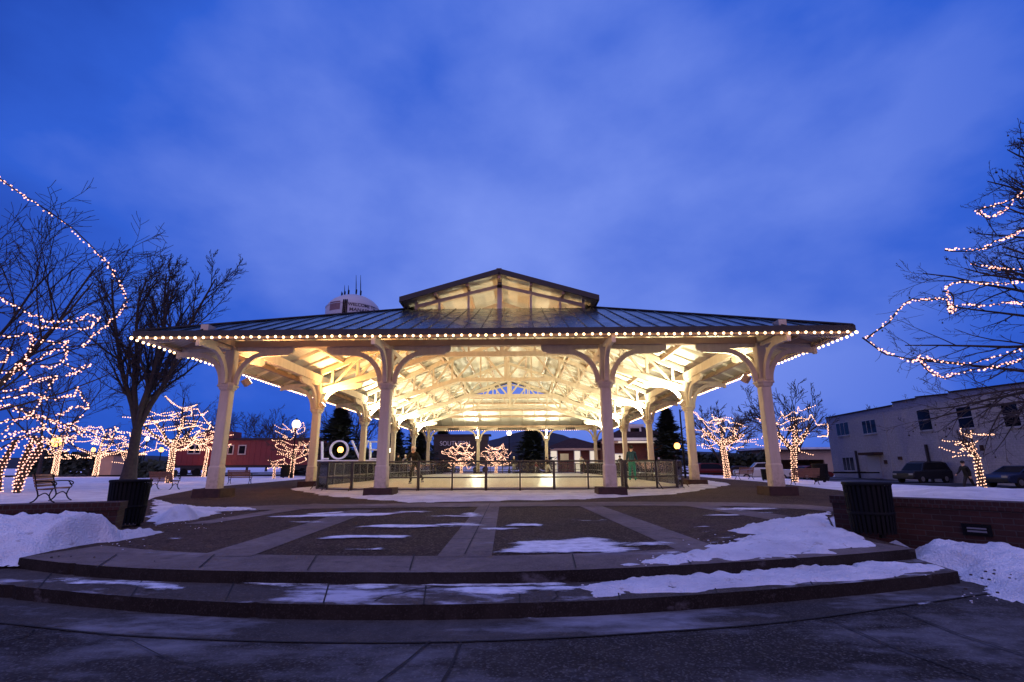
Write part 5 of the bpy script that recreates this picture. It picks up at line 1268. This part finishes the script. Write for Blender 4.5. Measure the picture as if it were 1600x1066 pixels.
for px, y0, y1 in ((538.5, 446, 462), (544.5, 446, 460), (556.5, 430, 459), (563.5, 430, 461), (513.5, 486, 496), (534, 455, 464)):
    a = at(px, y1, Yw); c_ = at(px, y0, Yw); b = MB(); b.tube([a - Vector((0, 0, .4)), a.lerp(c_, .5), c_], [.14, .12, .05], 6); b.box(a.x - .18, a.x + .18, Yw - .18, Yw + .18, a.z, a.z + 1.2); b.build('aerial', 'iron', wt)
def tank_text(body, ang, py, wpx, hpx):
    me = text_mesh('lettering', body, 1.0, 'lettering', 0.0, 'CENTER', 0.02); xs_ = [v.co.x for v in me.vertices]; s = wpx / 40.5 * rw / (max(xs_) - min(xs_)); z0 = at(552, py, Yw - rw * .94).z; sy = hpx / FOC * Yw * 1.0 / .72; o = ORG[wt.name]
    for v in me.vertices: p = on_tank(ang + v.co.x * s / rw, z0 + v.co.y * sy, rw + .05); v.co = p - o
    me.update(); return link('lettering', me, wt)
tank_text('WELCOME TO', math.asin(13.5 / 40.5), 478.0, 44, 5.2)
tank_text('MANASSAS', math.asin(13.0 / 40.5), 486.0, 38, 5.6)
b = MB(); aa = math.asin(-27 / 40.5); z0 = at(552, 486, Yw - rw * .75).z; z1 = at(552, 473, Yw - rw * .75).z
for k in range(6):
    q0, q1 = aa - .24 + .08 * k, aa - .24 + .08 * (k + 1)
    b.quad(on_tank(q0, z0, rw + .05), on_tank(q1, z0, rw + .05), on_tank(q1, z1, rw + .05), on_tank(q0, z1, rw + .05))
b.build('emblem', 'emblem', wt)

# ------------------------------------------------------------------ lamps
def lamp(label, px, py, Yd, rpx, mat, zg=-.05):
    p = at(px, py, Yd); r = rpx / FOC * Yd; t = thing('street_lamp', label, 'street lamp', (p.x, Yd, zg), 'globe street lamps round the square')
    b = MB(); b.lathe([(.16, zg), (.17, zg + .35), (.10, zg + .5), (.06, zg + .9), (.05, p.z - r - .3), (.09, p.z - r - .2), (.05, p.z - r - .1), (r * .55, p.z - r * .9)], 10, (p.x, Yd, 0)); b.build('post', 'iron', t, True)
    b = MB(); b.ball(p, r, 14, 9, (1, 1, 1.1)); b.build('globe', mat, t, True)
    b = MB(); b.lathe([(r * .5, p.z + r * 1.0), (r * .25, p.z + r * 1.25), (.02, p.z + r * 1.7)], 10, (p.x, Yd, 0)); b.build('finial', 'iron', t)
lamp('tall lamp with white globe seen between the far pavilion columns', 795.5, 677, 69, 3.4, 'globe')
lamp('big bright white lamp globe above the small lit tree by the rail car', 463, 663, 47, 6.0, 'globe')
lamp('bright yellow lamp glowing behind the forked lit tree', 88, 691, 60, 7.0, 'globe_amber')
lamp('amber lamp shining through the letter O', 532, 703, 50, 4.4, 'globe_amber')
lamp('amber lamp beside the station building near the ragged pine', 1058, 697, 60, 4.5, 'globe_amber')
lamp('small amber lamp in the fork of the Y-shaped lit tree', 146, 703, 62, 3.0, 'globe_amber')
lamp('white lamp half hidden by the pavilion column past the letter E', 611, 704, 62, 3.2, 'globe')
lamp('small white lamp above the trunk of the wide low lit tree', 230, 686, 64, 3.2, 'globe')
lamp('amber lamp low beside the wrapped trunk above the bench', 252, 703, 63, 3.4, 'globe_amber')
p = at(1071, 745, 40); q = at(1071, 640, 40)
t = thing('banner_pole', 'dark pole with two short banner arms behind the pavilion side column', 'pole', (p.x, 40, 0))
b = MB(); b.tube([(p.x, 40, -.1), (p.x, 40, q.z)], [.09, .06], 8); b.build('pole', 'iron', t)
for y in (640, 668):
    z = at(1071, y, 40).z; b = MB(); b.tube(catmull([(p.x, 40, z - .2), (p.x + .4, 40, z + .05), (p.x + .8, 40, z), (p.x + .95, 40, z - .2)], 4), .03, 5); b.build('arm', 'iron', t)

# ------------------------------------------------------------------ vehicles
def car(label, loc, rz, paint, kind='suv', group='vehicles parked along the street'):
    t = local(thing('parked_car', label, {'suv': 'car', 'sedan': 'car', 'pickup': 'pickup truck'}[kind], loc, None)); t.rotation_euler = (0, 0, rz)
    hw = .92
    prof = {'suv': [(-2.3, .45), (-2.36, .75), (-2.3, 1.02), (2.2, .98), (2.32, .8), (2.34, .5), (2.2, .33), (-2.2, .33)],
            'sedan': [(-2.35, .45), (-2.38, .7), (-2.3, .93), (-1.5, .96), (1.1, .93), (2.2, .8), (2.36, .66), (2.36, .42), (2.2, .3), (-2.2, .3)],
            'pickup': [(-2.7, .5), (-2.72, 1.1), (-.5, 1.12), (1.2, 1.1), (2.55, 1.05), (2.68, .85), (2.68, .5), (2.5, .4), (-2.6, .4)]}[kind]
    gh = {'suv': [(-2.22, 1.02), (-2.05, 1.66), (-1.7, 1.74), (.35, 1.72), (.65, 1.64), (1.25, 1.0)], 'sedan': [(-1.75, .95), (-1.0, 1.36), (-.5, 1.43), (.2, 1.42), (1.25, .93)], 'pickup': [(-.55, 1.1), (-.45, 1.72), (-.2, 1.78), (.55, 1.76), (1.2, 1.1)]}[kind]
    b = MB(); n = len(prof); rings = []
    for y, s, in ((-hw + .0, .0), (-hw + .05, 1), (hw - .05, 1), (hw, .0)):
        ins = 0.06 if s == 0 else 0
        rings.append([(x * (1 - ins * .3), y, z + (0.0 if s else (.03 if z < .6 else -.05))) for x, z in prof])
    n0 = 0
    for rr_ in rings: b.v += rr_
    for i in range(3):
        for k in range(n): j = (k + 1) % n; b.f.append((i * n + k, i * n + j, (i + 1) * n + j, (i + 1) * n + k))
    b.f.append(tuple(range(n - 1, -1, -1))); b.f.append(tuple(3 * n + k for k in range(n)))
    m0 = len(b.v); g_ = len(gh)
    for s in (-1, 1):
        for x, z in gh: ins = 0.0 if z < 1.15 else .2 * (z - 1.0) / .7; b.v.append((x, s * (hw - .04 - ins), z))
    for k in range(g_ - 1): b.f.append((m0 + k, m0 + k + 1, m0 + g_ + k + 1, m0 + g_ + k))
    b.f.append(tuple(m0 + k for k in range(g_))); b.f.append(tuple(m0 + g_ + k for k in reversed(range(g_))))
    body = b.build('body', paint, t, fixn=True)
    zc = sum(z for _, z in gh) / g_; xc = sum(x for x, _ in gh) / g_
    for s in (-1, 1):
        b = MB(); q = []
        for x, z in gh: xx = xc + (x - xc) * .86; z2 = zc + (z - zc) * .74; ins = .2 * max(0, (z2 - 1.0)) / .7; q.append((xx, s * (hw - .028 - ins * .9), z2))
        b.prism(q, (0, -.02 * s, 0)); b.build('side_window', 'glass_dark', t)
    for nm, (i0, i1) in (('windscreen', (g_ - 2, g_ - 1)), ('rear_window', (0, 1))):
        (xa, za), (xb, zb_) = gh[i0], gh[i1]; b = MB(); ox = .012 if nm == 'windscreen' else -.012
        pa = lambda f: (lerp(xa, xb, f) + ox, lerp(za, zb_, f) + .012)
        (x0, z0), (x1, z1) = pa(.1), pa(.9); i0_ = .2 * max(0, z0 - 1) / .7; i1_ = .2 * max(0, z1 - 1) / .7
        b.quad((x0, -(hw - .14 - i0_), z0), (x0, hw - .14 - i0_, z0), (x1, hw - .14 - i1_, z1), (x1, -(hw - .14 - i1_), z1)); b.build(nm, 'glass_dark', t)
    fx, rx = max(x for x, _ in prof), min(x for x, _ in prof)
    for s in (-1, 1):
        b = MB(); b.box(fx - .12, fx + .01, s * .68 - .17, s * .68 + .17, .66, .80); b.build('headlight', 'lamp_clear', t)
        b = MB(); b.box(rx - .01, rx + .1, s * .74 - .1, s * .74 + .1, .72, .98); b.build('tail_light', 'lamp_red', t)
        for x in (1.4 if kind != 'pickup' else 1.65, -1.4 if kind != 'pickup' else -1.6):
            b = MB(); b.tube([(x, s * .74, .34), (x, s * .94, .34)], .34, 18); w = b.build('wheel', 'tyre', t); b = MB(); b.tube([(x, s * .93, .34), (x, s * .955, .34)], .2, 12); b.build('rim', 'rim', w)
    b = MB(); b.box(fx - .04, fx + .06, -.85, .85, .38, .56); b.build('bumper', 'tyre', t); b = MB(); b.box(rx - .06, rx + .04, -.85, .85, .4, .58); b.build('bumper', 'tyre', t)
    b = MB(); b.box(rx - .02, rx + .0, -.26, .26, .68, .8); b.build('number_plate', 'plate', t)
    if kind == 'suv':
        for s in (-1, 1): b = MB(); b.tube([(-1.6, s * .66, 1.79), (.2, s * .66, 1.77)], .025, 6); b.build('roof_rail', 'tyre', t)
    return t
def cpos(px, py, Yd): p = at(px, py, Yd); return (p.x, Yd, GZ + .06 if p.x > 21 else 0.0)
car('black SUV with roof rails parked against the white building', cpos(1443, 750, 45), R(-162), 'car_black')
car('dark blue sedan cut off beside the white building, near the lopsided lit tree', cpos(1597, 755, 36), R(-168), 'car_blue', 'sedan')
car('silver pickup truck parked half behind the pavilion corner column', cpos(1192, 742, 52), R(165), 'car_silver', 'pickup')
car('dark red car parked in front of the tan carport', cpos(1264, 742, 54), R(20), 'car_red', 'sedan')
car('dark red SUV parked behind the broad low lit tree', cpos(1113, 742, 58), R(15), 'car_red', 'suv')
car('dark blue car parked beside the red SUV near the hedge', cpos(1150, 742, 60), R(170), 'car_blue', 'sedan')

# ------------------------------------------------------------------ people
def person(label, loc, rz, H, pose, top, bottom, hat=None, face='skin', boots='skate', skater=True):
    rot = Matrix.Rotation(rz, 4, 'Z'); s = H / 1.75
    lean = R(pose.get('lean', 0)); root = Vector(loc)
    hip = Vector((0, 0, 0.93)) + Vector(pose.get('hip', (0, 0, 0)))
    fw = Vector((0, -math.sin(lean), math.cos(lean)))           # the figure faces -Y
    V = {}; V['pelvis'] = hip; V['waist'] = hip + fw * .16; V['chest'] = hip + fw * .36; V['neckb'] = hip + fw * .53; hf = Vector((0, -math.sin(lean * .4), math.cos(lean * .4)))
    V['neck'] = V['neckb'] + hf * .07; V['head0'] = V['neck'] + hf * .07 + Vector((0, -.015, 0)); V['head1'] = V['head0'] + hf * .12
    E_ = [('pelvis', 'waist'), ('waist', 'chest'), ('chest', 'neckb'), ('neckb', 'neck'), ('neck', 'head0'), ('head0', 'head1')]
    rad = dict(pelvis=.15, waist=.145, chest=.16, neckb=.10, neck=.055, head0=.085, head1=.092)
    for i, sd_ in enumerate((-1, 1)):
        n = 'LR'[i]; sh = V['neckb'] + Vector((sd_ * .17, 0, -.05)); a1, a2, out_ = pose['arm'][i]
        ua = Vector((sd_ * math.sin(R(out_)), -math.sin(R(a1)) * math.cos(R(out_)), -math.cos(R(a1)) * math.cos(R(out_)))); fa = Vector((sd_ * math.sin(R(out_)) * .6, -math.sin(R(a1 + a2)), -math.cos(R(a1 + a2)))).normalized()
        V['sh' + n] = sh; V['el' + n] = sh + ua * .29; V['wr' + n] = V['el' + n] + fa * .25; V['ha' + n] = V['wr' + n] + fa * .09
        rad.update({'sh' + n: .085, 'el' + n: .06, 'wr' + n: .042, 'ha' + n: .036}); E_ += [('neckb', 'sh' + n), ('sh' + n, 'el' + n), ('el' + n, 'wr' + n), ('wr' + n, 'ha' + n)]
        t1, t2, so_ = pose['leg'][i]
        hj = hip + Vector((sd_ * .09, 0, -.05)); th = Vector((sd_ * math.sin(R(so_)), -math.sin(R(t1)), -math.cos(R(t1)))).normalized(); shn = Vector((sd_ * math.sin(R(so_)), -math.sin(R(t1 - t2)), -math.cos(R(t1 - t2)))).normalized()
        V['hp' + n] = hj; V['kn' + n] = hj + th * .42; V['an' + n] = V['kn' + n] + shn * .40; V['to' + n] = V['an' + n] + Vector((0, -.15, -.035))
        rad.update({'hp' + n: .105, 'kn' + n: .075, 'an' + n: .055, 'to' + n: .042}); E_ += [('pelvis', 'hp' + n), ('hp' + n, 'kn' + n), ('kn' + n, 'an' + n), ('an' + n, 'to' + n)]
    zmin = min(V[k].z - rad[k] for k in V); lift = -zmin + (.05 if skater else 0.0)
    names = list(V); me = bpy.data.meshes.new('skeleton'); me.from_pydata([tuple(V[k] + Vector((0, 0, lift))) for k in names], [(names.index(a), names.index(c_)) for a, c_ in E_], [])
    o = bpy.data.objects.new('skeleton', me); COL.objects.link(o); sk = o.modifiers.new('skin', 'SKIN'); sk.use_smooth_shade = True
    for i, k in enumerate(names): o.data.skin_vertices[0].data[i].radius = (rad[k], rad[k]); o.data.skin_vertices[0].data[i].use_root = (k == 'pelvis')
    ss = o.modifiers.new('sub', 'SUBSURF'); ss.levels = 2; ss.render_levels = 2
    dg = bpy.context.evaluated_depsgraph_get(); bm_ = bpy.data.meshes.new_from_object(o.evaluated_get(dg)); bpy.data.objects.remove(o)
    mats = [top, bottom, face, boots]; bm_.materials.clear()
    for k in mats: bm_.materials.append(M[k])
    seg = [(V[a] + Vector((0, 0, lift)), V[c_] + Vector((0, 0, lift)), a, c_) for a, c_ in E_]
    def cls(a, c_):
        if c_ in ('head0', 'head1', 'neck') or c_.startswith('ha'): return 2
        if c_[:2] == 'to': return 3
        if c_[:2] in ('hp', 'kn', 'an'): return 1
        return 0
    for pl in bm_.polygons:
        c_ = pl.center; best = 9; bi = 0
        for a, e_, na, ne in seg:
            d = e_ - a; t_ = max(0, min(1, (c_ - a).dot(d) / d.dot(d))); dist = (c_ - a - d * t_).length - .02 * (rad[na] + rad[ne])
            if dist < best: best = dist; bi = cls(na, ne)
        pl.material_index = bi
    # fingers and thumb joined to the palm
    import bmesh
    fb = MB()
    for i, sd_ in enumerate((-1, 1)):
        n = 'LR'[i]; h0 = V['ha' + n] + Vector((0, 0, lift)); d = (V['ha' + n] - V['wr' + n]).normalized(); sidev = d.cross(Vector((sd_, 0, 0))).normalized(); cv = Vector((-sd_, 0, 0))
        for k, ln in enumerate((.075, .085, .08, .062)):
            o_ = h0 - d * .02 + sidev * (.027 - .018 * k); fb.tube([o_, o_ + d * ln * .55, o_ + d * ln * .85 + cv * ln * .3], [.010, .0095, .007], 6)
        o_ = h0 - d * .06 + sidev * .03; fb.tube([o_, o_ + sidev * .035 + d * .02, o_ + sidev * .045 + d * .05], [.012, .011, .008], 6)
    hd = V['head0'] + Vector((0, 0, lift)); up_ = hf; fr_ = Vector((0, -math.cos(lean * .4), -math.sin(lean * .4)))
    fb.tube([hd + fr_ * .085 + up_ * .075, hd + fr_ * .12 + up_ * .04, hd + fr_ * .085 + up_ * .025], [.012, .018, .012], 6)
    for sd_ in (-1, 1): fb.ball(hd + Vector((sd_ * .095, 0, 0)) + up_ * .05, .028, 6, 5, (.5, .8, 1.2))
    b2 = bmesh.new(); b2.from_mesh(bm_); tmp = fb.mesh('fingers', face); n_old = len(b2.faces); b2.from_mesh(tmp); b2.faces.ensure_lookup_table()
    for f in b2.faces[n_old:]: f.material_index = 2; f.smooth = True
    b2.to_mesh(bm_); b2.free()
    bm_.transform(Matrix.Scale(s, 4)); bm_.name = 'person'
    p = link('person', bm_, None, root); p.rotation_euler = (0, 0, rz); tag(p, label, 'person', None)
    ORG[p.name] = Vector((0, 0, 0)); sc = lambda v: v * s
    b = MB()
    for sd_ in (-1, 1): b.ball(sc(hd + fr_ * .088 + up_ * .06 + Vector((sd_ * .034, 0, 0))), .012 * s, 6, 5)
    b.build('eye', 'iron', p)
    b = MB(); c_ = sc(hd + up_ * .10 - fr_ * .012); b.ball(c_, .112 * s, 12, 8, (1, 1.02, .92))
    b.build('hat' if hat else 'hair', hat or 'hair', p, True)
    if skater:
        for n in 'LR':
            b = MB(); a = sc(V['an' + n] + Vector((0, 0, lift))); b.box(a.x - .004, a.x + .004, a.y - .20 * s, a.y + .09 * s, max(.004, a.z - .15 * s), a.z - .07 * s); b.build('skate_blade', 'rim', p)
    return p
ST = dict(lean=8, arm=[(20, 25, 14), (15, 25, 14)], leg=[(12, 18, 3), (-8, 10, 3)])
GLD = dict(lean=22, arm=[(30, 40, 20), (-20, 30, 25)], leg=[(32, 45, 4), (-18, 28, 8)])
WK = dict(lean=14, arm=[(30, 25, 6), (-25, 30, 6)], leg=[(28, 12, 1), (-20, 22, 1)])
def ice_at(px, py): p = gp(px, py, .16); return (p.x, p.y, .162)
person('skater in a black jacket, dark trousers and pale knit hat gliding near the front fence', ice_at(648, 756), R(-18), 1.78, GLD, 'black_cloth', 'grey_cloth', 'knit')
person('skater in teal trousers and navy jacket seen through the fence by the side columns', ice_at(989, 753), R(165), 1.72, ST, 'navy_cloth', 'teal_cloth', 'black_cloth')
person('bareheaded skater in all-dark clothes beside another, behind the black-jacketed skater', ice_at(620, 745.5), R(30), 1.7, ST, 'black_cloth', 'grey_cloth')
person('skater in pale jacket and dark trousers standing close to the all-dark skater', ice_at(633, 745), R(-30), 1.65, ST, 'white_cloth', 'grey_cloth', 'knit')
person('skater in dark top and pale trousers near the tall lamp post beyond the ice', ice_at(803, 739.5), R(10), 1.72, ST, 'grey_cloth', 'white_cloth', 'knit')
person('child skater in red and pale clothes in the middle of the far ice', ice_at(837, 739), R(60), 1.2, ST, 'red_cloth', 'white_cloth', 'knit')
person('skater in black top with pale trousers near a glowing doorway', ice_at(857, 740), R(-60), 1.7, GLD, 'black_cloth', 'white_cloth')
person('dark-haired skater in pale top and black trousers before the middle glowing doorway', ice_at(909, 740.5), R(20), 1.7, ST, 'white_cloth', 'black_cloth')
person('skater in dark clothes bending near the far corner of the ice', ice_at(972, 742), R(-40), 1.65, GLD, 'grey_cloth', 'black_cloth')
p = at(1514, 755, 31); person('pedestrian in dark coat walking past the white building', (p.x, p.y, GZ + .06), R(-80), 1.78, WK, 'black_cloth', 'grey_cloth', 'black_cloth', boots='black_cloth', skater=False)
p = at(1031, 742, 59); person('spectator in dark coat and pale hat standing past the rink by the amber lamp', (p.x, p.y, 0), R(10), 1.75, dict(lean=2, arm=[(5, 10, 8), (5, 10, 8)], leg=[(2, 4, 2), (-2, 4, 2)]), 'black_cloth', 'grey_cloth', 'knit', boots='black_cloth', skater=False)

# ------------------------------------------------------------------ render
scene.view_settings.view_transform = 'Standard'; scene.view_settings.look = 'None'; scene.view_settings.exposure = 0.0; scene.view_settings.gamma = 1.0
cy = scene.cycles
cy.use_denoising = True
try: cy.denoiser = 'OPENIMAGEDENOISE'
except Exception: pass
cy.max_bounces = 6; cy.diffuse_bounces = 4; cy.glossy_bounces = 3; cy.transmission_bounces = 4; cy.transparent_max_bounces = 16
cy.sample_clamp_indirect = 6.0; cy.caustics_reflective = False; cy.caustics_refractive = False
